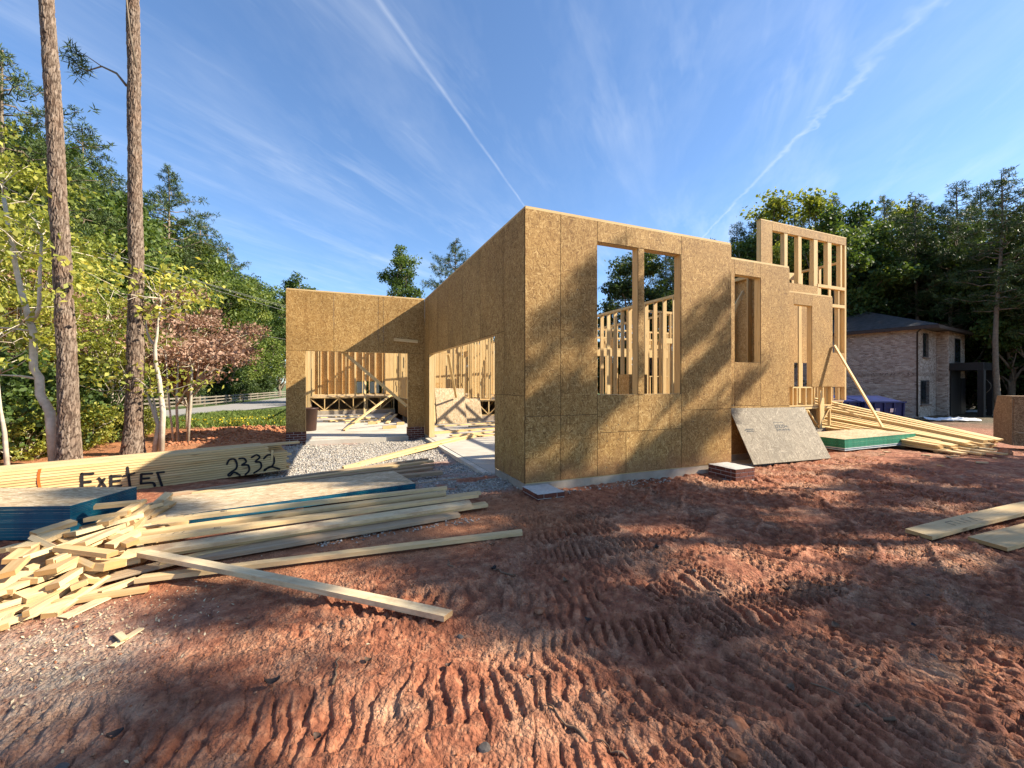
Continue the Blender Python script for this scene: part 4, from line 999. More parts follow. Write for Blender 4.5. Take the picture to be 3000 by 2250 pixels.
while k < 112:
    y = rnd.uniform(3.98, 6.25); ax = -2.14 + (y - 4.0) * 0.10; x = ax + rnd.gauss(0, 0.26)
    if y > 5.45 and x < -2.28 + (y - 5.74) * 0.32: continue
    if x > -1.55 or (y > 5.5 and x > -1.75): continue
    hh = 0.27 * math.exp(-((x - ax) / 0.40) ** 2) * sst(3.8, 4.6, y)
    z = 0.03 + rnd.random() * max(hh - 0.03, 0.01); L = rnd.choice((0.28, 0.38, 0.5, 0.62, 0.8)); an = math.pi / 2 + rnd.gauss(-0.25, 0.55); p = rnd.gauss(0, 0.13)
    if z < 0.09: p *= 0.3
    d = Vector((math.cos(an) * math.cos(p), math.sin(an) * math.cos(p), math.sin(p))) * (L / 2)
    o = beam('wood_offcut', Vector((x, y, z)) - d, Vector((x, y, z)) + d, rnd.choice((0.089, 0.089, 0.12, 0.05, 0.038, 0.038, 0.025)), 0.038, M['scrap'], None, roll=rnd.gauss(0, 0.3)); tag(o, OL[0], 'offcut', OL[1]); k += 1
# a few chips and slats lying apart on the clay
for A, B, wd, lab in [((-1.73, 3.88), (-1.58, 4.10), 0.09, 'flat splintered slat lying alone near the heap of offcuts'), ((-1.26, 3.34), (-1.17, 3.50), 0.04, 'small pale slat crossed by a second slat on the clay'), ((-1.29, 3.49), (-1.21, 3.37), 0.04, 'second small slat lying under the crossing slat')]:
    z = max(hz(*A), hz(*B)) + 0.012
    tag(beam('wood_scrap', (*A, z), (*B, z + 0.008), wd, 0.009, M['muddy'], None), lab, 'slat')

# ------------------------------------------------------------------ long boards stacked beside the raised bay
LP = empty('lumber_pile', (14.6, 6.0, 0), 'big fanned pile of long yellow boards beside the green edged stack', 'lumber pile')
rnd = random.Random(5)
for i in range(11):
    layers = 3 + (i > 2) + (i > 6)
    for l in range(layers):
        xf = 13.36 + 0.205 * i + rnd.uniform(-.02, .02); yf = 4.95 + rnd.uniform(-.12, .2) + (0.12 * l if i < 4 else 0); L = 5.2 + rnd.uniform(-.2, .2)
        rise = 0.30 + 0.055 * i
        A = Vector((xf, yf, 0.05 + 0.041 * l)); B = Vector((xf + 0.62, yf + L - .25, 0.05 + 0.041 * l + rise * (L / 4.2) * 0.85))
        beam('board', A, B, 0.184, 0.038, M['stud'], LP)
for A, B in [((13.5, 4.55, 0.035), (14.1, 8.0, 0.10)), ((13.95, 4.35, 0.03), (14.5, 8.0, 0.12)), ((13.2, 4.75, 0.03), (13.8, 7.6, 0.09)), ((14.3, 4.62, 0.06), (14.7, 8.2, 0.2))]:
    beam('board', A, B, 0.184, 0.036, M['board'], LP)
for yy in (6.2, 8.6): beam('dunnage', (13.5, yy, -0.02 + (yy - 5) * .05), (15.9, yy, 0.0 + (yy - 5) * .07), 0.089, 0.06, M['worn'], LP)

# ------------------------------------------------------------------ osb box at the right edge of the lot
e1 = Vector((0.8, 0.63, 0)).normalized(); e2 = Vector((0.63, -0.8, 0)).normalized(); c0 = Vector((17.6, 5.34, 0)); hb = 1.27; zb = -0.12
BX = empty('osb_crate', c0, 'large mud stained sheathing box with a clipped corner standing on the clay', 'crate')
def poly_plate(name, pts, nrm, t, mat, parent):
    pts = [Vector(p) for p in pts]; n = Vector(nrm).normalized() * t; V = [tuple(p) for p in pts] + [tuple(p + n) for p in pts]; k = len(pts)
    F = [tuple(range(k)), tuple(reversed(range(k, 2 * k)))] + [(i, i + k, (i + 1) % k + k, (i + 1) % k) for i in range(k)]
    o = mesh_obj(name, V, F, mat, parent); me = o.data; uv = me.uv_layers.new(name='UVMap').data
    ex = (pts[1] - pts[0]).normalized(); ey = Vector(nrm).normalized().cross(ex)
    for l in me.loops: v = me.vertices[l.vertex_index].co; uv[l.index].uv = ((v - pts[0]).dot(ex), (v - pts[0]).dot(ey))
    bm = bmesh.new(); bm.from_mesh(me); bmesh.ops.recalc_face_normals(bm, faces=bm.faces); bm.to_mesh(me); bm.free()
    return o
up = Vector((0, 0, 1))
q = lambda a, b, z: c0 + e1 * a + e2 * b + up * z
poly_plate('panel', [q(0, 0, zb), q(1.02, 0, zb), q(1.02, 0, 0.75), q(0.80, 0, hb), q(0, 0, hb)], -e2, 0.018, M['osb_grey'], BX)
poly_plate('panel', [q(0, 0.002, zb), q(0, 1.9, zb), q(0, 1.9, hb), q(0, 0.002, hb)], -e1, 0.018, M['osb_mud'], BX)
poly_plate('panel', [q(0.02, 0.01, hb - .02), q(0.80, 0.01, hb - .02), q(0.80, 1.9, hb - .02), q(0.02, 1.9, hb - .02)], up, 0.018, M['osb_mud'], BX)
poly_plate('panel', [q(0.02, 1.88, zb), q(1.0, 1.88, zb), q(1.0, 1.88, hb - .05), q(0.02, 1.88, hb - .05)], e2, 0.018, M['osb_mud'], BX)
poly_plate('panel', [q(1.0, 0.02, zb), q(1.0, 1.86, zb), q(1.0, 1.86, 0.74), q(1.0, 0.02, 0.74)], e1, 0.018, M['osb_mud'], BX)
poly_plate('panel', [q(1.01, 0.02, 0.745), q(1.01, 1.86, 0.745), q(0.80, 1.86, hb - .01), q(0.80, 0.02, hb - .01)], e1 + up * .4, 0.018, M['osb_mud'], BX)
beam('batten', q(-0.03, 0.06, 0.25), q(-0.03, 1.88, 0.25), 0.05, 0.03, M['worn'], BX)

# ------------------------------------------------------------------ things inside the garage
TR = empty('trash_can', (-0.78, 15.6, 0.04), 'dark brown plastic trash can just inside the single garage door', 'trash can')
prof = [(0.215, 0.0), (0.225, 0.02), (0.275, 0.72), (0.30, 0.73), (0.305, 0.76), (0.29, 0.765), (0.27, 0.755), (0.20, 0.05), (0.0, 0.04)]
V = []; F = []; S = 28
for r_, z_ in prof:
    for k in range(S): V.append((-0.78 + r_ * math.cos(2 * math.pi * k / S), 15.6 + r_ * math.sin(2 * math.pi * k / S), 0.04 + z_))
for i in range(len(prof) - 1):
    for k in range(S): F.append((i * S + k, i * S + (k + 1) % S, (i + 1) * S + (k + 1) % S, (i + 1) * S + k))
F.append(tuple(reversed(range(S))))
mesh_obj('can_body', V, F, M['bin'], TR, smooth=True)
for sx in (-1, 1): block('handle', (-0.78 + sx * 0.32 - .03, 15.55, 0.70), (-0.78 + sx * 0.32 + .03, 15.65, 0.74), M['bin'], TR)
for A, B, wd, lab in [((4.35, 16.35, 0.02), (4.38, 16.95, 1.42), 1.22, 'tan sheet striped by sun leaning on the raised floor inside the garage'), ((5.25, 16.55, 0.02), (5.27, 16.97, 0.98), 0.9, 'shorter sheet leaning beside the sun striped one inside the garage')]:
    tag(beam('leaning_osb_sheet', A, B, wd, 0.012, M['osb_tan'], None, up=(0, -1, 0.4)), lab, 'sheet')
GB = 'boards left on the garage floor'; gl = 'yellow board left lying on the garage floor slab'
rnd = random.Random(8)
for A, B in [((2.8, 13.2, .035), (6.9, 14.4, .035)), ((2.9, 13.55, .035), (7.2, 14.5, .035)), ((3.2, 12.2, .075), (5.2, 13.1, .035)), ((-0.2, 18.6, .065), (1.8, 19.6, .065)), ((-0.4, 19.0, .065), (1.5, 20.2, .065)), ((0.4, 17.9, .065), (2.3, 18.4, .065)),
             ((1.5, 17.2, .065), (2.4, 19.8, .3)), ((1.9, 17.0, .065), (2.5, 19.0, .25)), ((-0.9, 20.8, .065), (1.4, 21.6, .065)), ((4.6, 14.9, .035), (7.6, 15.6, .035)), ((4.0, 12.0, .035), (5.4, 12.5, .035)), ((3.0, 15.3, .035), (6.5, 16.0, .035))]:
    tag(beam('lumber_board', A, B, 0.14, 0.038, ST, None), gl, 'board', GB)
for x, y in ((1.55, 15.1), (1.75, 15.25), (1.2, 17.0), (2.2, 16.4)):
    tag(block('wood_offcut', (x, y, 0.042), (x + 0.28, y + 0.14, 0.14), ST), 'short block of yellow lumber on the garage floor slab', 'offcut', 'blocks on the garage floor')
tag(block('osb_crate', (6.55, 8.2, 0.02), (7.1, 8.6, 1.85), M['osb_in']), 'upright narrow sheathed box seen through the tall window opening', 'crate')

# ------------------------------------------------------------------ neighbour's brick house
K = Vector((34.55, 14.67, -0.62)); hp = Vector((-0.156, 0.988, 0)).normalized(); hq = Vector((0.988, 0.156, 0)).normalized(); EV = 5.82
NB = empty('brick_house', K, 'two storey tan brick house with dark entry porch and grey hip roof', 'house')
def hpt(a, b, z): return K + hq * a + hp * b + up * z
def wall_bricks(o, d, n, L, Hh, holes=()):
    """brick courses on one wall face: o origin, d along, n outward"""
    V = []; F = []; tint = []; rs = np.random.RandomState(int(L * 100)); bl, bh, j = 0.203, 0.064, 0.011
    rows = int(Hh / (bh + j))
    for r_ in range(rows):
        z0 = r_ * (bh + j) + j; sol = 36 <= r_ <= 38
        x = -(bl + j) * 0.5 * (r_ % 2)
        w_ = bl if not sol else 0.064
        while x < L:
            a, b = max(x, 0), min(x + w_, L); x += w_ + j
            if b - a < 0.02: continue
            cx, cz = (a + b) / 2, z0 + bh / 2
            if any(h[0] < cx < h[1] and h[2] < cz < h[3] for h in holes): continue
            base = len(V); ex = 0.012 + rs.rand() * 0.004 + (0.02 if sol else 0)
            for (s, z) in ((a, z0), (b, z0), (b, z0 + bh), (a, z0 + bh)):
                V.append(tuple(o + d * s + up * z + n * ex))
            for (s, z) in ((a, z0), (b, z0), (b, z0 + bh), (a, z0 + bh)):
                V.append(tuple(o + d * s + up * z))
            F += [(base, base + 1, base + 2, base + 3), (base, base + 4, base + 5, base + 1), (base + 3, base + 2, base + 6, base + 7), (base + 1, base + 5, base + 6, base + 2), (base + 4, base, base + 3, base + 7)]
            tint += [np.clip(rs.beta(2.2, 1.6) - (0.25 if sol else 0), 0, 1)] * 5
    ob = mesh_obj('brickwork', V, np.array(F), M['hbrick'], NB, attrs={'tint': ('FACE', tint)}); ob['kind'] = 'stuff'
    return ob
def wall_core(a0, b0_, a1, b1, z0, z1, name='wall'):
    pts = [hpt(a0, b0_, z0), hpt(a1, b0_, z0), hpt(a1, b1, z0), hpt(a0, b1, z0)]
    return poly_plate(name, pts, up, z1 - z0, M['mortar'], NB)
wall_core(0.0, 0.0, 9.0, 11.0, -0.4, EV); wall_core(4.1, -0.6, 8.1, -0.004, -0.4, EV - 0.01)
HW = [(1.23, 2.30, 3.98, 5.57), (0.75, 2.45, 0.85, 2.44)]
wall_bricks(hpt(0, 11, 0), -hp, -hq, 11.0, EV)
wall_bricks(hpt(0, 0, 0), hq, -hp, 4.1, EV, HW)
wall_bricks(hpt(4.1, 0, 0), -hp, -hq, 0.6, EV); wall_bricks(hpt(4.1, -0.6, 0), hq, -hp, 4.0, EV, [(1.45, 2.75, 3.7, 5.4)])
for (x0, x1, z0, z1), dp in [(HW[0], 0), (HW[1], 0), ((5.55, 6.85, 3.7, 5.4), -0.6)]:
    wn = poly_plate('window', [hpt(x0, dp - .02, z0), hpt(x1, dp - .02, z0), hpt(x1, dp - .02, z1), hpt(x0, dp - .02, z1)], hp * -1, 0.02, M['frame_dark'], NB)
    nc = 3 if x1 - x0 > 1.5 else 2
    for i in range(nc):
        xa = x0 + 0.06 + (x1 - x0 - 0.12) * i / nc; xb = x0 + 0.06 + (x1 - x0 - 0.12) * (i + 1) / nc - 0.05
        poly_plate('pane', [hpt(xa, dp - .044, z0 + .07), hpt(xb, dp - .044, z0 + .07), hpt(xb, dp - .044, z1 - .07), hpt(xa, dp - .044, z1 - .07)], hp * -1, 0.004, M['glass'], wn)
    beam('sill', hpt(x0 - .1, dp - .06, z0 - .06), hpt(x1 + .1, dp - .06, z0 - .06), 0.14, 0.08, M['hbrick'], wn)
# roof
ov = 0.55; rz0 = EV + 0.06
R0 = [hpt(-ov, -ov - .6, rz0), hpt(9 + ov, -ov - .6, rz0), hpt(9 + ov, 11 + ov, rz0), hpt(-ov, 11 + ov, rz0), hpt(4.5, 4.2, rz0 + 2.0), hpt(4.5, 7.0, rz0 + 2.0)]
rf = mesh_obj('roof', [tuple(v) for v in R0], [(0, 1, 4), (1, 2, 5, 4), (2, 3, 5), (3, 0, 4, 5), (3, 2, 1, 0)], M['shingle'], NB)
# shingle courses, each a thin proud strip
V = []; F = []
for (a, b, c, d_) in ((3, 0, 4, 5), (0, 1, 4, 4)):
    A_, B_, C_, D_ = R0[a], R0[b], R0[c], R0[d_]; nr = (B_ - A_).cross(D_ - A_).normalized(); nr = nr if nr.z > 0 else -nr
    for i in range(24):
        t0, t1 = i / 24, (i + 0.97) / 24
        for h_, tt in ((0.045, t0), (0.008, t1)):
            V += [tuple(A_.lerp(D_, tt) + nr * h_), tuple(B_.lerp(C_, tt) + nr * h_)]
        k = len(V) - 4; F.append((k, k + 1, k + 3, k + 2))
mesh_obj('shingle_courses', V, np.array(F), M['shingle'], rf)['kind'] = 'stuff'
tube('downpipe', [hpt(-.06, -.06, 0.1), hpt(-.06, -.06, EV - .3), hpt(-.3, -.3, EV - .1)], [.045] * 3, M['fascia'], NB, 8)
for a, b in ((0, 1), (1, 2), (2, 3), (3, 0)): beam('fascia', R0[a] - up * .11, R0[b] - up * .11, 0.05, 0.20, M['fascia'], NB)
# porch
pz = 3.62
PO = poly_plate('porch', [hpt(4.2, -2.2, pz - .5), hpt(8.4, -2.2, pz - .5), hpt(8.4, -0.62, pz - .5), hpt(4.2, -0.62, pz - .5)], up, 0.5, M['dark'], NB)
for a, b in ((4.3, -2.1), (6.7, -2.1), (8.25, -2.1)): beam('post', hpt(a, b, -0.3), hpt(a, b, pz - .5), 0.3, 0.3, M['dark'], NB)
poly_plate('entry_wall', [hpt(4.3, -0.63, -.3), hpt(6.7, -0.63, -.3), hpt(6.7, -0.63, pz - .5), hpt(4.3, -0.63, pz - .5)], hp * -1, 0.05, M['dark'], NB)
DR = poly_plate('door', [hpt(6.8, -0.63, 0.05), hpt(8.0, -0.63, 0.05), hpt(8.0, -0.63, 2.6), hpt(6.8, -0.63, 2.6)], hp * -1, 0.05, M['frame_dark'], NB)
for a in (4.55, 6.62):
    tube('lantern_bracket', [hpt(a, -2.26, 1.6 + 0.9 * t) - hp * (0.22 * math.sin(t * math.pi)) for t in np.linspace(0, 1, 9)], [0.012] * 9, M['fence'], NB, 6)
poly_plate('porch_step', [hpt(6.5, -2.9, -.05), hpt(8.3, -2.9, -.05), hpt(8.3, -2.2, -.05), hpt(6.5, -2.2, -.05)], up, 0.16, M['concrete'], NB)

# ------------------------------------------------------------------ blue bins beside it
def dumpster(x, y, yaw, L, lab, mat):
    rot = Matrix.Translation((x, y, float(macro(x, y)) - 0.02)) @ Matrix.Rotation(yaw, 4, 'Z')
    e = empty('dumpster', (x, y, float(macro(x, y))), lab, 'dumpster')
    V = [(-L/2, -.75, 0.05), (L/2, -.75, .05), (L/2, .75, .05), (-L/2, .75, .05), (-L/2 - .12, -.8, 1.25), (L/2 + .12, -.8, 1.25), (L/2 + .12, .8, 1.55), (-L/2 - .12, .8, 1.55)]
    mesh_obj('bin_body', [tuple(rot @ Vector(v)) for v in V], [(0, 1, 5, 4), (1, 2, 6, 5), (2, 3, 7, 6), (3, 0, 4, 7), (3, 2, 1, 0), (4, 5, 6, 7)], mat, e)
    for i in range(5):
        xx = -L/2 + L * i / 4; beam('rib', rot @ Vector((xx, -.79, .08)), rot @ Vector((xx * 1.04, -.83, 1.24)), 0.08, 0.05, mat, e, up=tuple(rot.to_3x3() @ Vector((0, -1, 0))))
    beam('rim', rot @ Vector((-L/2 - .14, -.83, 1.25)), rot @ Vector((L/2 + .14, -.83, 1.25)), 0.09, 0.08, mat, e)
    for i in (0.3, 0.72): poly_plate('sticker', [rot @ Vector((L * (i - .5) - .14, -.80, .72)), rot @ Vector((L * (i - .5) + .14, -.80, .72)), rot @ Vector((L * (i - .5) + .14, -.82, .92)), rot @ Vector((L * (i - .5) - .14, -.82, .92))], rot.to_3x3() @ Vector((0, -1, 0)), 0.01, M['white'], e)
dumpster(27.0, 13.4, R(-22), 2.0, 'dark blue steel dumpster standing close to the brick house corner', M['bluebin'])
dumpster(25.0, 14.4, R(-22), 1.9, 'faded blue steel dumpster half hidden by the stair tower', M['bluebin'])
# crumpled plastic sheets on the ground in front of the brick house
for (cx, cy, sx, sy, yaw, lab) in [(33.4, 12.6, 1.35, 0.5, -0.55, 'crumpled white plastic sheet on the ground in front of the dark porch'), (44.5, 15.2, 1.6, 0.4, -0.5, 'thin white plastic strip on the ground beyond the dark porch')]:
    n = 26; V = []
    for i in range(n):
        for j in range(9):
            a, b = (i / (n - 1) - .5) * 2 * sx, (j / 8 - .5) * 2 * sy * (0.6 + 0.6 * math.sin(i * .5) ** 2)
            x = cx + a * math.cos(yaw) - b * math.sin(yaw); y = cy + a * math.sin(yaw) + b * math.cos(yaw)
            V.append((x, y, float(macro(x, y)) + 0.06 + 0.26 * float(fbm(np.array([i * .35]), np.array([j * .6]), 4, 3)[0]) * math.sin(math.pi * (j + .5) / 9)))
    F = np.array([(i * 9 + j, (i + 1) * 9 + j, (i + 1) * 9 + j + 1, i * 9 + j + 1) for i in range(n - 1) for j in range(8)])
    tag(mesh_obj('plastic_sheet', V, F, M['white'], smooth=True), lab, 'plastic sheet')

# ------------------------------------------------------------------ rail fence across the road, poles and cables
fx = lambda y: -12.6 + (y - 40) * 0.157
FE = empty('rail_fence', (fx(45), 45, float(macro(fx(45), 45))), 'weathered wooden rail fence along the far side of the road', 'fence')
py_ = np.arange(24, 80, 2.4)
for y in py_:
    x = fx(y); z = float(macro(x, y)); block('post', (x - .06, y - .06, z - .2), (x + .06, y + .06, z + 1.0), M['fence'], FE)
for y0, y1 in zip(py_[:-1], py_[1:]):
    for h_ in (0.28, 0.58, 0.88):
        beam('rail', (fx(y0) + .075, y0 + .01, float(macro(fx(y0), y0)) + h_), (fx(y1) + .075, y1 - .01, float(macro(fx(y1), y1)) + h_), 0.03, 0.12, M['fence'], FE)
for k, (x, y) in enumerate([(-22.5, 7.5), (-0.9, 53.0)]):
    z = float(macro(x, y)); pe = empty('utility_pole', (x, y, z), ['grey wooden utility pole beside the road carrying cables', 'far grey wooden utility pole hidden behind the unfinished house'][k], 'utility pole')
    tube('pole', [(x, y, z - .5), (x, y, z + 5), (x, y, z + 10)], [0.16, 0.14, 0.11], M['bark'], pe, 10)
    block('crossarm', (x - 0.9, y - .05, z + 9.4), (x + 0.9, y + .05, z + 9.52), M['fence'], pe)
for k, (z0, z1, dx) in enumerate([(9.6, 9.9, -.8), (9.55, 9.5, .0), (9.35, 8.9, .8), (7.2, 6.4, 0.16)]):
    pts = []
    for t in np.linspace(0, 1, 40):
        p = Vector((-22.5, 7.5, z0)).lerp(Vector((-0.9, 53.0, z1 - .4)), t); p.x += dx; p.z -= 1.1 * 4 * t * (1 - t) * (.4 if k < 3 else .6); pts.append(p)
    tag(tube('overhead_cable', pts, [0.009] * 40, M['wire'], None, 5), 'thin pale overhead cable sagging between poles along the road', 'cable', 'overhead cables')
# ------------------------------------------------------------------ trees
def polar(az, dist):
    a = R(az); x, y = dist * math.sin(a), dist * math.cos(a); return Vector((x, y, float(macro(x, y)) - 0.1))
def leaf_geo(C_, size, tint, rs, asp=0.62, up_bias=0.35, axis=None):
    n = len(C_); a = rs.normal(size=(n, 3)) if axis is None else axis + rs.normal(size=(n, 3)) * 0.35
    a /= np.linalg.norm(a, axis=1)[:, None]
    nn = rs.normal(size=(n, 3)); nn[:, 2] += up_bias * 3; b = np.cross(nn, a); b /= np.maximum(np.linalg.norm(b, axis=1)[:, None], 1e-6)
    s = size[:, None] if isinstance(size, np.ndarray) else size
    c = np.cross(a, b)
    V = np.stack([C_ - a * s * 0.5, C_ + b * s * asp * 0.5 + c * s * 0.08, C_ + a * s * 0.5, C_ - b * s * asp * 0.5 + c * s * 0.08], 1).reshape(-1, 3)
    F = np.arange(n * 4).reshape(-1, 4)
    return V, F, tint
def leaf_mesh(name, V, F, tint, mat):
    me = bpy.data.meshes.new(name); n = len(F)
    me.vertices.add(len(V)); me.vertices.foreach_set('co', V.astype(np.float32).ravel()); me.loops.add(n * 4); me.loops.foreach_set('vertex_index', F.astype(np.int32).ravel())
    me.polygons.add(n); me.polygons.foreach_set('loop_start', np.arange(0, n * 4, 4, dtype=np.int32)); me.polygons.foreach_set('loop_total', np.full(n, 4, dtype=np.int32))
    me.update(calc_edges=True); a = me.attributes.new('tint', 'FLOAT', 'FACE'); a.data.foreach_set('value', np.clip(tint, 0, 1).astype(np.float32)); me.materials.append(mat)
    return me
def wood_mesh(name, tubes, mat):
    V, F = [], []
    for pts, rad, seg in tubes:
        v, f = tube_geo(pts, rad, seg, len(V)); V += v; F += f
    me = bpy.data.meshes.new(name); me.from_pydata(V, [], F); me.polygons.foreach_set('use_smooth', np.ones(len(me.polygons), dtype=bool)); me.materials.append(mat)
    return me
def bent(a, b, rs, n=5, wob=0.08):
    a, b = Vector(a), Vector(b); L = (b - a).length; out = []
    for i in range(n + 1):
        t = i / n; p = a.lerp(b, t) + Vector(rs.normal(size=3)) * wob * L * math.sin(math.pi * t) * 0.5; out.append(p)
    return out
def make_broad(nm, Ht, base, rad, nclump, per, lsize, lmat, bmat, tr, seed, flat=0.7, clump_r=(0.8, 1.6), lean=0.0, top_heavy=1.0):
    rs = np.random.RandomState(seed); tubes = []
    tp = [Vector((0, 0, -0.3))] + [Vector((rs.normal() * .02 * Ht * t + lean * t * Ht, rs.normal() * .02 * Ht * t, Ht * t * 0.92)) for t in np.linspace(0.12, 1, 8)]
    tubes.append((tp, [tr * (1 - 0.88 * i / 8) * (1.25 if i == 0 else 1) for i in range(9)], 9))
    Cs, Ss, Ts = [], [], []
    for k in range(nclump):
        while True:
            q = rs.uniform(-1, 1, 3)
            if 0.15 < np.linalg.norm(q) < 1: break
        zc = base + (Ht - base) * (0.5 + 0.5 * q[2]); wz = math.sin(math.pi * min(max((zc - base) / (Ht - base), 0.04), 0.97) ** top_heavy) ** 0.6
        c = np.array((q[0] * rad * wz + lean * zc, q[1] * rad * wz, zc)); cr = rs.uniform(*clump_r)
        zt = max(base * 0.55, zc - rs.uniform(0.15, 0.35) * (Ht - base) - 0.5); i0 = min(zt / (0.92 * Ht), 0.95)
        st = Vector((lean * zt, 0, zt)); tubes.append((bent(st, Vector(c), rs, 4, 0.15), [tr * 0.42 * (1 - i0 * .6) * (1 - .8 * j / 4) + .008 for j in range(5)], 5))
        n = int(per * (cr / np.mean(clump_r)) ** 1.6 * rs.uniform(.7, 1.2))
        d = rs.normal(size=(n, 3)); d /= np.linalg.norm(d, axis=1)[:, None]; r_ = cr * rs.uniform(0.25, 1, n) ** 0.5
        # sprays: leaves gather along a few twigs in the clump
        tw = rs.normal(size=(9, 3)); tw /= np.linalg.norm(tw, axis=1)[:, None]; d = d * 0.55 + tw[rs.randint(0, 9, n)] * 0.75
        p = c + d * r_[:, None] * np.array((1, 1, flat)); Cs.append(p); Ss.append(lsize * rs.uniform(.6, 1.35, n)); Ts.append(np.clip(rs.beta(2, 2.2, n) + rs.normal() * 0.13, 0, 1))
    V, F, t = leaf_geo(np.concatenate(Cs), np.concatenate(Ss), np.concatenate(Ts), rs)
    return (('trunk', wood_mesh(nm + '_wood', tubes, bmat)), ('crown', leaf_mesh(nm + '_leaves', V, F, t, lmat)))
def make_pine(nm, Ht, base, rad, nlimb, seed, tr=0.25, tuft=0.35, per=12, trunk=True, inner=0.35, dens=8.0):
    rs = np.random.RandomState(seed); tubes = []
    ph = [rs.normal() * .15, rs.normal() * .15]
    ax = lambda z: Vector((ph[0] * math.sin(z * .25), ph[1] * math.sin(z * .2 + 1), z))
    if trunk: tubes.append(([ax(z) for z in np.linspace(-.3, Ht, 10)], [tr * (1 - .85 * i / 9) for i in range(10)], 10))
    Cs, Ax, Ss, Ts = [], [], [], []
    for k in range(nlimb):
        t = (k + rs.rand()) / nlimb; z = base + (Ht - base) * t; prof = (0.35 + 0.65 * math.sin(math.pi * min(1, 0.12 + t * 0.98)) ** .8) * (1 if t < .75 else 1 - (t - .75) * 2.2)
        L = rad * max(prof, .15) * rs.uniform(.6, 1.15); an = k * 2.4 + rs.normal() * .5; rise = rs.uniform(-.05, .45) * L * (0.4 + t)
        a = ax(z); b = a + Vector((math.cos(an) * L, math.sin(an) * L, rise)); ln = bent(a, b, rs, 5, .12); tubes.append((ln, [tr * .26 * (1 - .85 * j / 5) * (1.1 - .6 * t) + .006 for j in range(6)], 5))
        nt = max(5, int(L * dens))
        for _ in range(nt):
            s = rs.uniform(inner, 1.03); j = min(int(s * 5), 4); p = ln[j].lerp(ln[j + 1], min(s * 5 - j, 1.05)) + Vector(rs.normal(size=3) * np.array((.30, .30, .20)) * (0.5 + L * .16))
            n = per; d = rs.normal(size=(n, 3)); d[:, 2] += .35; d /= np.linalg.norm(d, axis=1)[:, None]; sz = tuft * rs.uniform(.7, 1.3)
            Cs.append(np.array(p) + d * sz * .5); Ax.append(d); Ss.append(np.full(n, sz) * rs.uniform(.8, 1.2, n)); Ts.append(np.clip(rs.beta(2, 2.4, n) + rs.normal() * .12, 0, 1))
    V, F, t = leaf_geo(np.concatenate(Cs), np.concatenate(Ss), np.concatenate(Ts), rs, asp=0.15, axis=np.concatenate(Ax))
    return (('trunk', wood_mesh(nm + '_wood', tubes, M['bark'])), ('crown', leaf_mesh(nm + '_needles', V, F, t, M['needle'])))
def place(name, proto, loc, rz, sc, label, cat, group=None, sz=None):
    e = empty(name, loc, label, cat, group); mw = Matrix.Translation(Vector(loc)) @ Matrix.Rotation(rz, 4, 'Z') @ Matrix.Diagonal((sc, sc, sz or sc, 1))
    for pn, me in proto: put(bpy.data.objects.new(pn, me), e, mw)
    return e
PINE = [make_pine('pine', 22, 7.5, 4.4, 78, 3), make_pine('pine', 22, 9.5, 3.8, 68, 14), make_pine('pine', 21, 12.5, 3.4, 50, 25)]
OPENP = [make_pine('openpine', 22, 7.0, 4.6, 30, 71, inner=.58, dens=16, tuft=.46), make_pine('openpine', 22, 8.5, 4.2, 26, 73, inner=.58, dens=16, tuft=.46)]
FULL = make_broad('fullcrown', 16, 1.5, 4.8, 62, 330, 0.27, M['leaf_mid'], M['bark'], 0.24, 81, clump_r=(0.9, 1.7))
BROAD = [make_broad('broadleaf', 16, 3.0, 4.4, 46, 330, 0.30, M['leaf_green'], M['bark'], 0.24, 5), make_broad('broadleaf', 18, 4.0, 4.0, 46, 330, 0.30, M['leaf_dark'], M['bark'], 0.26, 17, top_heavy=.8)]
AIRY = make_broad('airy', 17, 6.0, 3.1, 40, 260, 0.25, M['leaf_green'], M['bark'], 0.18, 29, clump_r=(.7, 1.2))
GOLDT = make_broad('golden', 18, 4.0, 4.2, 46, 300, 0.30, M['leaf_maple'], M['bark'], 0.24, 37)
MAPLE = [make_broad('maple', 10, 3.0, 3.0, 38, 300, 0.125, M['leaf_maple'], M['sapbark'], 0.075, 41, flat=.32, clump_r=(.7, 1.3)), make_broad('maple', 7, 2.0, 2.4, 32, 300, 0.115, M['leaf_maple'], M['sapbark'], 0.055, 43, flat=.32, clump_r=(.6, 1.1))]
BROWN = make_broad('rusty', 5.0, 1.5, 2.3, 50, 480, 0.095, M['leaf_brown'], M['sapbark'], 0.05, 47, flat=.5, clump_r=(.45, .85))
SHRUB = [make_broad('shrub', 2.3, 0.1, 1.5, 30, 170, 0.13, M['leaf_green'], M['bark'], 0.03, 51, clump_r=(.35, .7)), make_broad('shrub', 4.5, 0.3, 2.2, 34, 210, 0.22, M['leaf_dark'], M['bark'], 0.05, 53, clump_r=(.6, 1.1))]
VINE = make_broad('vine', 1.9, 0.0, 1.5, 30, 170, 0.11, M['leaf_maple'], M['sapbark'], 0.02, 57, clump_r=(.3, .6))
rnd = random.Random(3)
LG = 'tall trees beyond the road'; RG = 'woods behind the brick house'
def az_of(u): return 23 + math.degrees(math.atan((u - 1500) / 1227.0))
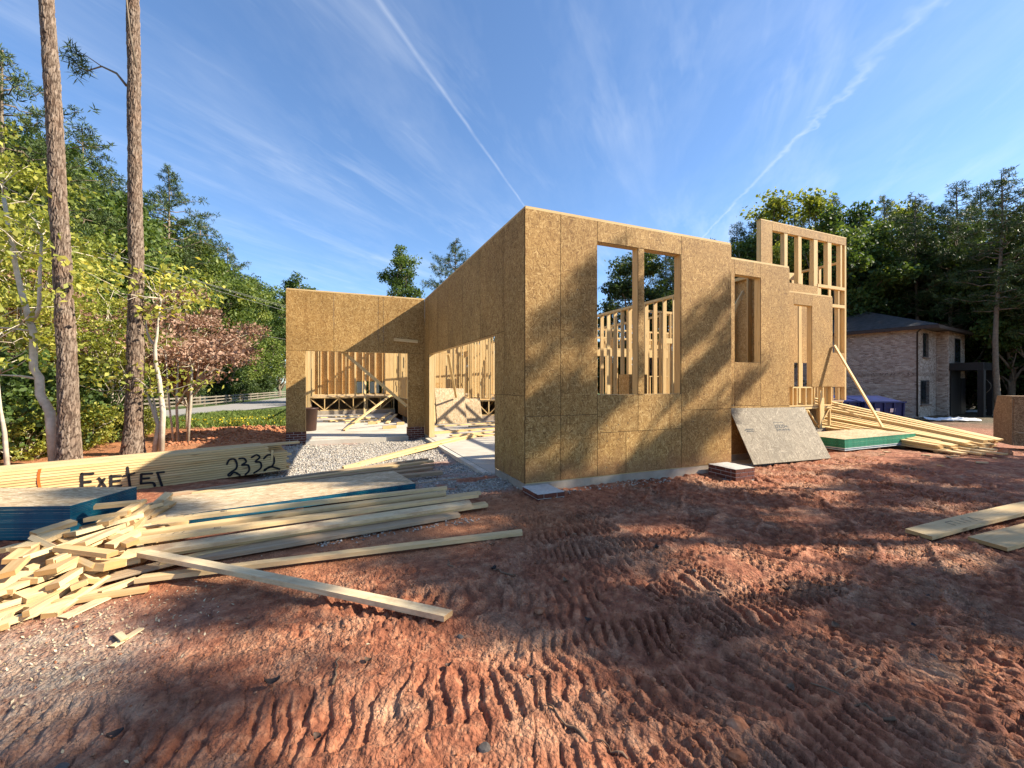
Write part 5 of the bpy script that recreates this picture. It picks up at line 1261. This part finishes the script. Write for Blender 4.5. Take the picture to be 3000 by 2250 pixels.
# (azimuth from the street axis, distance, height scale, kind)
def pines(lst, label, group):
    for az, dist, h, k in lst:
        place('pine_tree', PINE[k], polar(az, dist), rnd.random() * 6.28, h / 22.0, label, 'tree', group)
def broads(lst, protos, h0, name, label, group):
    for az, dist, h in lst:
        place(name, rnd.choice(protos), polar(az, dist), rnd.random() * 6.28, h / h0, label, 'tree', group)
pines([(-27.5, 30, 17.0, 0), (-23, 38, 18.3, 0), (-16.5, 47, 20.8, 0), (-30, 36, 17.5, 1), (-13.8, 54, 19.0, 0), (-20.5, 42, 17.0, 0), (-11, 64, 19.5, 0), (-25.5, 40, 17.0, 1)], 'tall dark pine standing beyond the road on the left side of the site', LG)
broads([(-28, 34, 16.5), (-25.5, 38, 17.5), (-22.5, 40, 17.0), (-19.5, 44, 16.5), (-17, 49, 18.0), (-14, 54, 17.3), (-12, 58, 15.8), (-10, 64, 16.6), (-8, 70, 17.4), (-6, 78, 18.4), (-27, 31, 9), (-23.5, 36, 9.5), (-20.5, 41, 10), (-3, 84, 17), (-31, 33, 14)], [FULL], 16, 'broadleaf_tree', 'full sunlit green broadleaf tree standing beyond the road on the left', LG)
broads([(-15.5, 57, 18), (-9.0, 74, 18.5), (-11, 68, 17.5), (-18, 53, 17)], [BROAD[0]], 16, 'broadleaf_tree', 'darker green broadleaf tree among the sunlit crowns beyond the road', LG)
place('broadleaf_tree', AIRY, polar(8.1, 48), 1.0, 17.6 / 17, 'airy upright tree rising behind the single garage door wall', 'tree')
place('broadleaf_tree', AIRY, polar(-4.0, 52), 2.6, 14.5 / 17, 'pale thin tree top showing past the end of the garage wall', 'tree')
pines([(15.5, 50, 19.2, 0)], 'pine top showing over the garage door wall near its tall corner', 'pines behind the garage')
pines([(43.3, 44, 17.5, 2), (38.2, 46, 16.2, 2), (44.5, 40, 14.5, 1)], 'dark pine seen through the tall window openings', 'pines seen through the windows')
broads([(39.6, 40, 15.0), (36, 47, 9), (25, 48, 10), (20, 46, 10), (30, 50, 9.5), (12, 46, 9.5), (42, 39, 11), (16, 42, 8), (3, 50, 10)], BROAD[1:], 18, 'broadleaf_tree', 'dark broadleaf tree standing behind the unfinished house', 'trees behind the unfinished house')
for az, dist in [(2, 44), (6, 45), (10, 44), (14, 43), (18, 42), (22, 43), (26, 44), (30, 44), (34, 43), (38, 42), (41, 41), (44, 41), (47, 42)]:
    place('shrub', SHRUB[1], polar(az, dist), rnd.random() * 6.28, rnd.uniform(1.0, 1.4), 'dark bushy shrub in the undergrowth behind the unfinished house', 'shrub', 'undergrowth behind the unfinished house')
broads([(52, 45, 16), (56, 50, 18.5), (60, 45, 17), (62.5, 50, 18.5), (67.5, 56, 18.5), (70, 50, 15.5), (73, 47, 14.5), (75.5, 47, 14.5), (49.5, 47, 13.5)], BROAD[:1], 16, 'broadleaf_tree', 'full green broadleaf tree in the woods behind the brick house', RG)
pines([(48.5, 46, 16.4, 0), (51, 47, 17.9, 0), (53, 48, 18.7, 1), (60.5, 50, 19.8, 0), (64.5, 52, 19.4, 0), (67, 48, 17.8, 1), (69.5, 48, 17.9, 0), (72.3, 42, 16.0, 1), (75, 44, 16, 0), (57, 52, 20, 1), (71, 60, 21, 0)], 'tall dark pine in the woods behind the brick house', RG)
broads([(55, 47, 20.3), (58.8, 48, 20.2), (66, 58, 20.5)], [GOLDT], 18, 'broadleaf_tree', 'tall yellow green broadleaf tree in the woods behind the brick house', RG)
broads([(50, 50, 14), (54, 52, 17), (57, 46, 14), (61.5, 47, 15.5), (63, 56, 18), (66, 52, 15), (68.5, 54, 16), (71.5, 52, 14.5), (74, 54, 15), (70.5, 58, 16), (76.5, 52, 14), (65, 54, 13)], BROAD[1:], 18, 'broadleaf_tree', 'dark green broadleaf tree in the woods behind the brick house', RG)
for az, dist, s in [(66, 56, 1.5), (67.5, 55, 1.3), (69, 54, 1.3), (70.5, 52, 1.2), (72, 53, 1.5), (73.5, 50, 1.3), (75, 51, 1.5), (68, 58, 1.7), (71, 57, 1.7), (62, 50, 1.5), (57, 42, 1.2), (53, 42, 1.2), (48, 42, 1.2), (76.5, 48, 1.4)]:
    place('shrub', SHRUB[1], polar(az, dist), rnd.random() * 6.28, s, 'dark bushy shrub at the foot of the woods behind the brick house', 'shrub', 'shrubs at the edge of the woods')
for y in np.arange(26, 76, 4.2):
    place('shrub', SHRUB[1], (fx(y) - 2.2 + rnd.uniform(-.6, .6), y, float(macro(fx(y), y)) - .1), rnd.random() * 6.28, rnd.uniform(.7, 1.1), 'bushy green shrub growing behind the rail fence', 'shrub', 'shrubs behind the rail fence')
# left side: maples, rusty tree, shrubs and vines near the pines
for (x, y, s, k, lab) in [(-8.0, 13.6, 0.80, 0, 'tall yellow green maple beyond the crooked pale sapling'), (-7.6, 15.6, 0.62, 0, 'yellow green maple between the two big pine trunks'), (-6.2, 16.4, 0.70, 1, 'small yellow green maple behind the straight pine trunk'), (-10.5, 16.5, 0.95, 0, 'yellow green maple rising highest by the edge of the thicket'), (-9.6, 20.0, 0.80, 0, 'yellow green maple standing deepest in the thicket beside the road')]:
    place('maple_tree', MAPLE[k], (x, y, float(macro(x, y)) - .05), rnd.random() * 6.28, s, lab, 'tree')
place('rusty_tree', BROWN, (-4.9, 18.6, float(macro(-4.9, 18.6)) - .05), 0.7, 1.0, 'bushy tree with rusty brown leaves beside the grass verge', 'tree')
place('rusty_tree', BROWN, (-8.9, 18.2, float(macro(-8.9, 18.2)) - .05), 2.7, 1.05, 'rusty brown leaved tree half hidden between the pine trunks', 'tree')
for (x, y, s, k) in [(-6.6, 12.2, .8, 0), (-7.3, 12.9, 1.0, 0), (-6.3, 13.4, .8, 0), (-8.2, 12.4, 1.1, 0), (-7.2, 14.6, 1.0, 0), (-10.5, 15, 1.4, 0), (-9.8, 12.0, 1.2, 0), (-5.9, 15.0, .55, 0), (-11.5, 13.5, 1.5, 0), (-6.9, 17.2, .9, 0)]:
    place('shrub', SHRUB[0], (x, y, float(macro(x, y)) - .05), rnd.random() * 6.28, s, 'leafy green shrub in the thicket beside the big pine trunks', 'shrub', 'thicket shrubs')
for (x, y, s) in [(-6.1, 12.5, .75), (-6.9, 13.6, .9), (-5.7, 13.6, .6), (-7.6, 12.1, .9), (-5.4, 15.9, .5)]:
    place('vine', VINE, (x, y, float(macro(x, y)) - .05), rnd.random() * 6.28, s, 'mound of pale green vine in the thicket beside the big pine trunks', 'vine', 'thicket vines')
# --- the two big pine trunks, modelled bark
def big_pine(bx, by, axis_pts, r_pts, seed, label, extra=None):
    e = empty('pine_tree', (bx, by, 0), label, 'tree'); S, N = 88, 620
    zz = np.concatenate([np.linspace(-.35, 10.5, N), np.linspace(10.7, 21, 40)]); px_ = np.interp(zz, [p[2] for p in axis_pts], [p[0] for p in axis_pts]); py2 = np.interp(zz, [p[2] for p in axis_pts], [p[1] for p in axis_pts]); rr = np.interp(zz, *zip(*r_pts))
    away = math.atan2(by, bx)                                    # hide the bark seam on the far side
    th = away + np.linspace(0, 2 * math.pi, S, endpoint=False); Z, T = np.meshgrid(zz, th, indexing='ij'); Rr = np.repeat(rr[:, None], S, 1)
    a = (T - away) * 0.21
    wob = 0.03 * (fbm(a * 14, Z * 7, seed + 3, 4, .6) - .5)
    f1, f2, idv = worley(((a + wob * 3.0) * 21).ravel(), ((Z + wob * 8) * 5.2).ravel(), seed); pl = np.clip((f2 - f1) * 3.4, 0, 1).reshape(Z.shape); idv = idv.reshape(Z.shape)
    fine = fbm((a * 60), Z * 30, seed + 7, 3)
    disp = 0.024 * pl ** .6 * (0.55 + 0.6 * idv) + 0.008 * (fine - .5) + 0.03 * (fbm(a * 3, Z * .9, seed + 9, 2) - .5)
    Rd = Rr * 0.95 + disp
    V = np.stack([px_[:, None] + Rd * np.cos(T), py2[:, None] + Rd * np.sin(T), Z], -1).reshape(-1, 3)
    i = np.arange(len(zz) - 1)[:, None] * S; j = np.arange(S)[None, :]; j2 = (j + 1) % S
    F = np.stack([i + j, i + j2, i + S + j2, i + S + j], -1).reshape(-1, 4)
    mesh_obj('trunk', V, F, M['pinebark'], e, smooth=True, attrs={'plate': ('POINT', np.clip(pl * (.55 + .5 * idv) + .25 * (fine - .5), 0, 1).ravel())})
    return e
P1 = big_pine(-4.84, 11.12, [(-4.86, 11.14, -.4), (-4.88, 11.12, 2), (-5.02, 11.16, 5), (-5.25, 11.25, 9.3), (-5.5, 11.4, 21)], [(-.4, .235), (0.2, .18), (1.0, .145), (4, .122), (9.3, .10), (21, .05)], 101, 'big pine trunk rising beside the crooked pale sapling')
P2 = big_pine(-4.22, 12.22, [(-4.26, 12.26, -.4), (-4.22, 12.23, 1), (-4.18, 12.20, 4), (-4.24, 12.24, 9.5), (-4.3, 12.2, 22)], [(-.4, .32), (0.12, .215), (0.7, .155), (4, .128), (9.5, .105), (22, .05)], 202, 'big pine trunk with a small needled branch, rising behind the sprayed lumber')
TOP = make_pine('pinetop', 22, 15.0, 3.4, 40, 61, trunk=False)
for e, mv in ((P1, (-5.2, 11.2, 0)), (P2, (-4.24, 12.24, 0))):
    for pn, me in (('limbs', TOP[0][1]), ('crown', TOP[1][1])): put(bpy.data.objects.new(pn, me), e, Matrix.Translation(mv) @ Matrix.Rotation(0.6 if e is P1 else 3.1, 4, 'Z'))
# low branch and dead stem on the second pine
rs = np.random.RandomState(6); br = [Vector(p) for p in ((-4.38, 12.28, 8.45), (-4.60, 12.40, 8.75), (-4.92, 12.55, 8.92), (-5.25, 12.7, 8.82), (-5.55, 12.8, 9.0))]; tb = [(br, [.03, .024, .018, .012, .006], 6), ([br[2], br[2] + Vector((-.35, .12, .25)), br[2] + Vector((-.62, .2, .38))], [.012, .008, .004], 5)]
tb.append(([Vector((-4.10, 11.98, 8.75)), Vector((-4.22, 12.02, 9.5)), Vector((-4.42, 12.1, 11.5))], [.022, .018, .012], 6))
mw = put(bpy.data.objects.new('branch', wood_mesh('branch', tb, M['bark'])), P2, Matrix.Identity(4))
Cs, Ax = [], []
for p in [br[3], br[4], br[4] + Vector((-.1, 0, .12)), br[3] + Vector((-.1, 0, .15)), br[3] + Vector((-.2, .05, -.14)), br[2] + Vector((-.62, .2, .38)), br[2] + Vector((-.55, .2, .28)), br[4] + Vector((.12, .05, -.05)), br[3] + Vector((-.15, .1, .3))]:
    d = rs.normal(size=(26, 3)); d[:, 2] += .2; d /= np.linalg.norm(d, axis=1)[:, None]; Cs.append(np.array(p) + d * .11); Ax.append(d)
V, F, t = leaf_geo(np.concatenate(Cs), 0.24, rs.beta(2, 2, 26 * 9), rs, asp=.09, axis=np.concatenate(Ax))
put(bpy.data.objects.new('needles', leaf_mesh('needles', V, F, t, M['needle'])), P2, Matrix.Identity(4))
# --- pale saplings in front
def sapling(lines, label, lpts=(), seed=0, r0=0.05, leaf='leaf_maple'):
    b = lines[0][0][0]; e = empty('sapling', (b[0], b[1], 0), label, 'sapling'); rs = np.random.RandomState(seed)
    tb = [([Vector(p) for p in pts], list(np.linspace(ra, rb, len(pts))), 8) for pts, ra, rb in lines]
    tip = [Vector(pts[-1]) for pts, _, _ in lines]; Cs = []
    for p in tip + [Vector(q) for q in lpts]:
        for _ in range(5):
            q = p + Vector((rs.normal() * .5, rs.normal() * .5, rs.uniform(.0, .9))); tb.append((bent(p, q, rs, 3, .2), [.012, .009, .006, .003], 5))
            n = 34; Cs.append(np.array(q) + rs.normal(size=(n, 3)) * np.array((.30, .30, .10)))
    put(bpy.data.objects.new('trunk', wood_mesh('sapling_wood', tb, M['sapbark'])), e, Matrix.Identity(4))
    C_ = np.concatenate(Cs); V, F, t = leaf_geo(C_, 0.13, rs.beta(2.5, 1.8, len(C_)), rs)
    put(bpy.data.objects.new('crown', leaf_mesh('sapling_leaves', V, F, t, M[leaf])), e, Matrix.Identity(4))
sapling([([(-5.16, 11.32, -.1), (-5.25, 11.36, 1.06), (-5.43, 11.43, 1.41), (-5.44, 11.43, 1.75), (-5.55, 11.48, 1.93), (-5.56, 11.49, 2.68), (-5.63, 11.51, 2.91), (-5.77, 11.58, 3.43), (-5.85, 11.61, 3.81), (-5.98, 11.67, 4.53), (-6.1, 11.7, 5.4)], .085, .03), ([(-5.63, 11.51, 2.85), (-5.52, 11.47, 2.97), (-5.45, 11.44, 3.14), (-5.43, 11.43, 3.95), (-5.4, 11.42, 4.6)], .045, .02),
         ([(-5.44, 11.43, 1.72), (-5.75, 11.5, 1.78), (-6.1, 11.55, 1.80)], .03, .012), ([(-5.56, 11.49, 2.68), (-5.9, 11.5, 2.72), (-6.3, 11.5, 2.75)], .025, .01)], 'crooked pale forked sapling in front of the leftmost big pine', [(-5.7, 11.5, 4.1), (-5.45, 11.45, 4.2)], 1)
sapling([([(-3.69, 12.1, -.1), (-3.65, 12.09, .97), (-3.73, 12.12, 1.71), (-3.81, 12.15, 2.14), (-3.82, 12.16, 2.51), (-3.78, 12.14, 2.71), (-3.75, 12.13, 3.11), (-3.69, 12.1, 3.6)], .06, .015), ([(-3.82, 12.16, 2.51), (-3.93, 12.21, 2.64), (-3.99, 12.23, 2.81), (-4.05, 12.3, 3.2)], .035, .012)], 'pale forked sapling close beside the straight pine trunk', [(-3.72, 12.1, 3.3)], 2)
sapling([([(-3.84, 12.16, -.05), (-3.75, 12.13, .67), (-3.9, 12.19, 1.14), (-4.01, 12.24, 1.4)], .06, .02), ([(-3.76, 12.13, .67), (-3.85, 12.2, 1.2), (-3.95, 12.3, 1.5)], .03, .01)], 'short dark stemmed sapling leaning on the straight pine trunk', [], 3)
sapling([([(-4.06, 14.22, -.05), (-4.17, 14.26, 1.05), (-4.26, 14.3, 2.43)], .03, .012)], 'thinnest straight sapling beside the clay mound', [], 4, leaf='leaf_brown')
sapling([([(-3.95, 14.17, -.05), (-3.99, 14.19, 1.24), (-3.95, 14.2, 2.2)], .04, .015), ([(-3.98, 14.18, 1.0), (-3.75, 14.08, 1.44), (-3.5, 14.0, 1.7)], .025, .01)], 'thin sapling with a sideways limb beside the clay mound', [], 5, leaf='leaf_brown')
sapling([([(-3.71, 14.07, -.05), (-3.6, 14.02, 1.6), (-3.6, 14.02, 2.1)], .045, .02), ([(-3.6, 14.02, 1.52), (-3.28, 13.88, 1.96), (-3.1, 13.8, 2.3)], .025, .01)], 'pale upright sapling with a forked top by the grass verge', [], 6, leaf='leaf_brown')
sapling([([(-5.45, 10.57, -.05), (-5.51, 10.6, .75), (-5.58, 10.63, 1.17), (-5.7, 10.7, 2.4)], .04, .015)], 'thin pale sapling at the edge of the thicket behind the lumber', [], 7)
# --- tall pines and a broadleaf on the near side of the lot, which shade the clay and dapple the wall
for (x, y, h, k, rz) in SHADE_PINES:
    place('pine_tree', OPENP[k], (x, y, float(macro(x, y)) - .1), rz, h / 22.0, 'tall pine on the near side of the lot that shades the clay', 'tree', 'shade trees on the near side of the lot')
for (x, y, h, k, rz) in SHADE_BROAD:
    place('broadleaf_tree', BROAD[k], (x, y, float(macro(x, y)) - .1), rz, h / 17.0, 'tall broadleaf tree on the near side of the lot that shades the clay', 'tree', 'shade trees on the near side of the lot')
# ------------------------------------------------------------------ loose ground matter
def rocks(name, n, xs, ys, zs, size, mat, seed, squash=.7, sub=0, sink=.25):
    rs = np.random.RandomState(seed)
    base = np.array([(1, 0, 0), (-1, 0, 0), (0, 1, 0), (0, -1, 0), (0, 0, 1), (0, 0, -1)], float); fc = np.array([(0, 2, 4), (2, 1, 4), (1, 3, 4), (3, 0, 4), (2, 0, 5), (1, 2, 5), (3, 1, 5), (0, 3, 5)])
    if sub:
        bm = bmesh.new(); bmesh.ops.create_icosphere(bm, subdivisions=1, radius=1); base = np.array([v.co[:] for v in bm.verts]); fc = np.array([[v.index for v in f.verts] for f in bm.faces]); bm.free()
    nv = len(base); jit = 1 + rs.uniform(-.35, .35, (n, nv, 1)); V = base[None] * jit
    ang = rs.uniform(0, 6.28, n); c, s = np.cos(ang), np.sin(ang); sc = rs.uniform(.6, 1.4, (n, 1, 3)) * np.array((1, 1, squash)); V = V * sc
    V = np.stack([V[..., 0] * c[:, None] - V[..., 1] * s[:, None], V[..., 0] * s[:, None] + V[..., 1] * c[:, None], V[..., 2]], -1) * size[:, None, None]
    V += np.stack([xs, ys, zs + size * squash * (1 - sink * 2) * .6], -1)[:, None, :]
    F = (fc[None] + (np.arange(n) * nv)[:, None, None]).reshape(-1, 3)
    return mesh_obj(name, V.reshape(-1, 3), F, mat, smooth=bool(sub), attrs={'tint': ('FACE', np.repeat(rs.beta(2, 1.7, n), len(fc)))})
rs = np.random.RandomState(2)
def scatter(n, x0, x1, y0, y1, keep):
    X = rs.uniform(x0, x1, n * 6); Y = rs.uniform(y0, y1, n * 6); k = rs.rand(n * 6) < keep(X, Y); return X[k][:n], Y[k][:n]
gx, gy = scatter(15000, -1.5, 2.62, 5.8, 13.2, lambda X, Y: np.maximum(box_mask(X, Y, -1.2, 2.5, 7.5, 13.0, .25) * sst(.36, .5, fbm(X * .6, Y * .6, 55, 3) + .12), box_mask(X, Y, 1.3, 2.6, 6.0, 7.6, .2) * sst(.4, .52, fbm(X * 2.5, Y * 2.5, 57, 3) + .1)))
tag(rocks('gravel', len(gx), gx, gy, height(gx, gy), rs.uniform(.010, .026, len(gx)), M['gravel'], 4), 'pale crushed stone gravel in front of the garage doors', 'gravel', kind='stuff')
gx, gy = scatter(1400, -0.2, 6.9, 3.6, 5.7, lambda X, Y: np.clip(np.exp(-((Y - (4.72 + .06 * X)) / .08) ** 2) * (X < 1.6) + .9 * np.exp(-((Y - 5.42) / .10) ** 2) * (X > 3.1) * (X < 5.2), 0, 1))
tag(rocks('gravel', len(gx), gx, gy, height(gx, gy), rs.uniform(.008, .018, len(gx)), M['gravel'], 9), 'thin scatter of spilled gravel along the boards and the wall foot', 'gravel', kind='stuff')
cx, cy = scatter(15000, -2.4, 8.5, .5, 6.5, lambda X, Y: sst(.46, .60, fbm(X * .9, Y * .9, 77, 3)) * .9 + .10)
sz = .004 + .026 * rs.beta(1.0, 8.0, len(cx))
tag(rocks('clay_clods', len(cx), cx, cy, height(cx, cy), sz, M['clod'], 6), 'crumbled red clay clods strewn over the churned ground', 'clay', kind='stuff')
cx, cy = scatter(1100, -4.6, -1.3, 13.4, 18.0, lambda X, Y: X * 0 + .6)
tag(rocks('clay_clods', len(cx), cx, cy, height(cx, cy), rs.uniform(.02, .06, len(cx)), M['clod'], 7, sub=1), 'clods of loose orange clay on the mound by the verge', 'clay', kind='stuff')
# sawdust and chips round the offcuts
cx, cy = scatter(1500, -3.0, .2, 2.2, 4.6, lambda X, Y: np.exp(-(((X + 1.6) / .6) ** 2 + ((Y - 3.6) / .5) ** 2)) * .8 + .01)
C_ = np.stack([cx, cy, height(cx, cy) + .006], 1); V, F, t = leaf_geo(C_, rs.uniform(.008, .03, len(cx)), rs.beta(2, 2, len(cx)), rs, asp=.45, up_bias=2.0)
tag(put(bpy.data.objects.new('wood_chips', leaf_mesh('wood_chips', V, F, t, M['chips'])), None, Matrix.Identity(4)), 'scattered sawdust and chips round the heap of offcuts', 'wood chips', kind='stuff')
# grass verge
def grass(n, x0, x1, y0, y1, hmin, hmax, seed, keep):
    r_ = np.random.RandomState(seed); X = r_.uniform(x0, x1, n); Y = r_.uniform(y0, y1, n); k = r_.rand(n) < keep(X, Y); X, Y = X[k], Y[k]; n = len(X)
    Z = macro(X, Y) - .02; hh = r_.uniform(hmin, hmax, n); an = r_.uniform(0, 6.28, n); lx, ly = r_.normal(size=n) * .35 * hh, r_.normal(size=n) * .35 * hh; wv = .012 + .012 * r_.rand(n)
    P0 = np.stack([X - np.cos(an) * wv, Y - np.sin(an) * wv, Z], 1); P1_ = np.stack([X + np.cos(an) * wv, Y + np.sin(an) * wv, Z], 1); P2_ = np.stack([X + lx * .4, Y + ly * .4, Z + hh * .6], 1); P3 = np.stack([X + lx, Y + ly, Z + hh], 1)
    V = np.stack([P0, P1_, P3, P2_], 1).reshape(-1, 3); return V, np.arange(n * 4).reshape(-1, 4), r_.beta(2, 2, n)
gk = lambda X, Y: sst(0, 1.2, (Y - 18.2) + 2.0 * (fbm(X * 2.5, Y * 2.5, 57, 3) - .5) + .25 * (X + 4)) * (np.abs(X - (-8.3 + (Y - 40) * .157)) > 3.6) * (X < -1.0)
V, F, t = grass(46000, -8.5, -1.0, 15.5, 30, .08, .30, 3, gk)
tag(put(bpy.data.objects.new('grass', leaf_mesh('grass', V, F, t, M['grass'])), None, Matrix.Identity(4)), 'sunlit green grass verge between the clay and the road', 'grass', kind='stuff')
r2 = np.random.RandomState(8); n = 170; X = r2.normal(-3.3, .8, n); Y = r2.normal(18.7, .4, n); k = X < -1.4; X, Y = X[k], Y[k]
C_ = np.stack([X, Y, macro(X, Y) + r2.uniform(.12, .38, len(X))], 1); V, F, t = leaf_geo(C_, .075, r2.beta(2, 2, len(X)), r2, asp=.8)
tag(put(bpy.data.objects.new('wildflowers', leaf_mesh('wildflowers', V, F, t, M['flower'])), None, Matrix.Identity(4)), 'patch of small yellow wildflowers along the grass verge', 'flowers', kind='stuff')
# dead leaves, roots and stones, one by one
def dead_leaf(x, y, s, rz, curl, tint, lab, grp):
    z = hz(x, y) + .012; V = []; n = 5
    for i in range(n):
        t = i / (n - 1); wd = math.sin(math.pi * (t * .86 + .07)) * .34 * s
        for j in (-1, 0, 1): V.append(((t - .5) * s, j * wd, curl * s * ((t - .5) ** 2 * 1.4 + abs(j) * .22)))
    V.append((.75 * s, 0, curl * s * .5)); V.append((.75 * s, .012 * s, curl * s * .5))
    F = [(i * 3 + j, (i + 1) * 3 + j, (i + 1) * 3 + j + 1, i * 3 + j + 1) for i in range(n - 1) for j in (0, 1)] + [(13, 15, 16)]
    o = mesh_obj('dead_leaf', V, F, M['deadleaf'], None, Matrix.Translation((x, y, z)) @ Matrix.Rotation(rz, 4, 'Z') @ Matrix.Rotation(.25 * math.sin(rz * 5), 4, 'X'), smooth=True, attrs={'tint': ('FACE', [tint] * len(F))})
    tag(o, lab, 'leaf', grp)
rnd = random.Random(31)
for x, y in [(1.05, 2.1), (1.95, 2.05), (2.35, 2.0), (0.55, 2.35), (1.62, 2.42), (2.3, 1.5), (2.75, 2.35), (3.1, 1.75), (3.6, 1.55), (0.2, 2.6), (-0.35, 2.55), (-0.9, 2.5), (1.3, 3.4), (2.9, 3.2), (3.3, 2.2), (4.2, 1.7), (2.0, 1.05), (-0.1, 2.15), (3.9, 3.1), (1.7, 3.0)]:
    dead_leaf(x + rnd.uniform(-.05, .05), y, rnd.uniform(.035, .075), rnd.random() * 6.28, rnd.uniform(.3, .9), rnd.random() * .8, 'small dark curled dead leaf lying on the red clay', 'dead leaves on the clay')
for x, y, L in [(1.05, 1.75, .26), (1.15, 1.55, .14), (2.42, 1.28, .34), (2.72, 1.45, .12), (0.0, 2.55, .25), (1.35, 3.35, .28), (0.55, 3.0, .2), (1.5, 4.0, .18), (2.3, 3.9, .2), (3.1, 4.7, .2), (4.35, 5.2, .32), (0.95, 3.7, .2), (10.2, 4.4, .4), (9.3, 5.2, .3), (1.85, 4.3, .16), (-0.2, 4.35, .16)]:
    a = rnd.random() * 3.14 if L < .25 else rnd.uniform(-.6, .6) + math.pi * .62; pts = []; dx_, dy_ = math.cos(a), math.sin(a); off = 0
    for i in range(7):
        off += rnd.gauss(0, .018); t = i / 6 - .5; px2, py3 = x + dx_ * L * t - dy_ * off, y + dy_ * L * t + dx_ * off; pts.append((px2, py3, hz(px2, py3) + .008))
    r0 = .004 + L * .012; tag(tube('root_piece', pts, [r0 * (1.2 - .12 * i) for i in range(7)], M['twig'], None, 6), 'thin brown root lying loose on the red clay', 'root', 'loose roots on the clay')
def stone(x, y, r_, lab, grp=None, mat='stone', name='stone'):
    bm = bmesh.new(); bmesh.ops.create_icosphere(bm, subdivisions=2, radius=r_); q = np.random.RandomState(int(x * 100 + y * 7919) % 99991)
    ph = q.uniform(0, 6, 6)
    for v in bm.verts:
        k = 1 + .22 * math.sin(v.co.x / r_ * 2.3 + ph[0]) * math.sin(v.co.y / r_ * 2.1 + ph[1]) + .15 * math.sin(v.co.z / r_ * 3 + ph[2]) + q.normal() * .03
        v.co *= k; v.co.z *= .68
    me = bpy.data.meshes.new(name); bm.to_mesh(me); bm.free(); me.materials.append(M[mat]); o = bpy.data.objects.new(name, me)
    put(o, None, Matrix.Translation((x, y, hz(x, y) + r_ * .2)) @ Matrix.Rotation(ph[3], 4, 'Z')); tag(o, lab, 'stone', grp)
for x, y, r_ in [(0.62, 1.78, .026), (2.55, 1.72, .02), (3.35, 1.35, .024), (0.75, 2.62, .02), (2.9, 2.75, .018), (-1.05, 2.35, .022)]:
    stone(x, y, r_, 'small grey stone bedded in the red clay', 'stones in the clay')
for x, y, r_ in [(0.42, 1.62, .065), (0.30, 1.45, .075), (0.25, 1.75, .045), (1.78, 1.42, .05), (1.62, 1.30, .04), (-0.35, 2.0, .05), (2.3, 2.45, .055), (14.6, 4.55, .16), (1.35, 2.68, .035)]:
    stone(x, y, r_, 'rough lump of dried red clay on the ground', 'clay lumps', 'clod', 'clay_lump')
rnd = random.Random(91)
for i in range(14):
    x, y = rnd.uniform(10.6, 14.2), rnd.uniform(4.0, 5.7); a = rnd.random() * 6.28; L = rnd.uniform(.06, .2); z = hz(x, y) + .02
    tag(beam('wood_scrap', (x, y, z), (x + math.cos(a) * L, y + math.sin(a) * L, z + .01), rnd.choice((.03, .05, .089)), .02, M['muddy'], None), 'small wood scrap on the clay in front of the green edged stack', 'scrap', 'scraps before the green edged stack')
# pencil marks on the boards lying in the spread pile
def pencil(parent, s0, strokes):
    mw = WM[parent.name]; L = parent.dimensions.x if parent.dimensions.x else 1
    th = max(v.co.z for v in parent.data.vertices)
    for (x0, y0, x1, y1) in strokes:
        a = mw @ Vector((s0 + x0, y0, th + .001)); b = mw @ Vector((s0 + x1, y1, th + .001)); beam('pencil_mark', a, b, .006, .001, M['pencil'], parent, up=tuple(mw.to_3x3() @ Vector((0, 0, 1))))
EM = [(0, -.02, 0, .02), (0, -.02, .045, -.02), (0, 0, .035, 0), (0, .02, .045, .02), (.05, -.02, .05, .015)]
VM = [(-.16, .01, -.12, .012), (-.07, -.02, -.06, .02), (-.06, .02, -.03, .02), (.0, -.02, .012, .022)]
for o in [o for o in bpy.data.objects if o.get('category') == 'board']:
    if 'uppermost along' in o['label']: pencil(o, -1.0, EM); pencil(o, -1.25, VM)
    if 'faint pencil' in o['label']: pencil(o, -1.05, EM); pencil(o, -1.30, VM)
    if 'pencilled marks' in o['label']: pencil(o, -1.05, [(0, -.05, .02, .05), (.02, .05, .14, .05), (.10, -.05, .12, .05), (.20, -.05, .22, .05), (.30, -.05, .32, .05), (.40, -.06, .46, .05), (.46, .05, .52, -.06)])
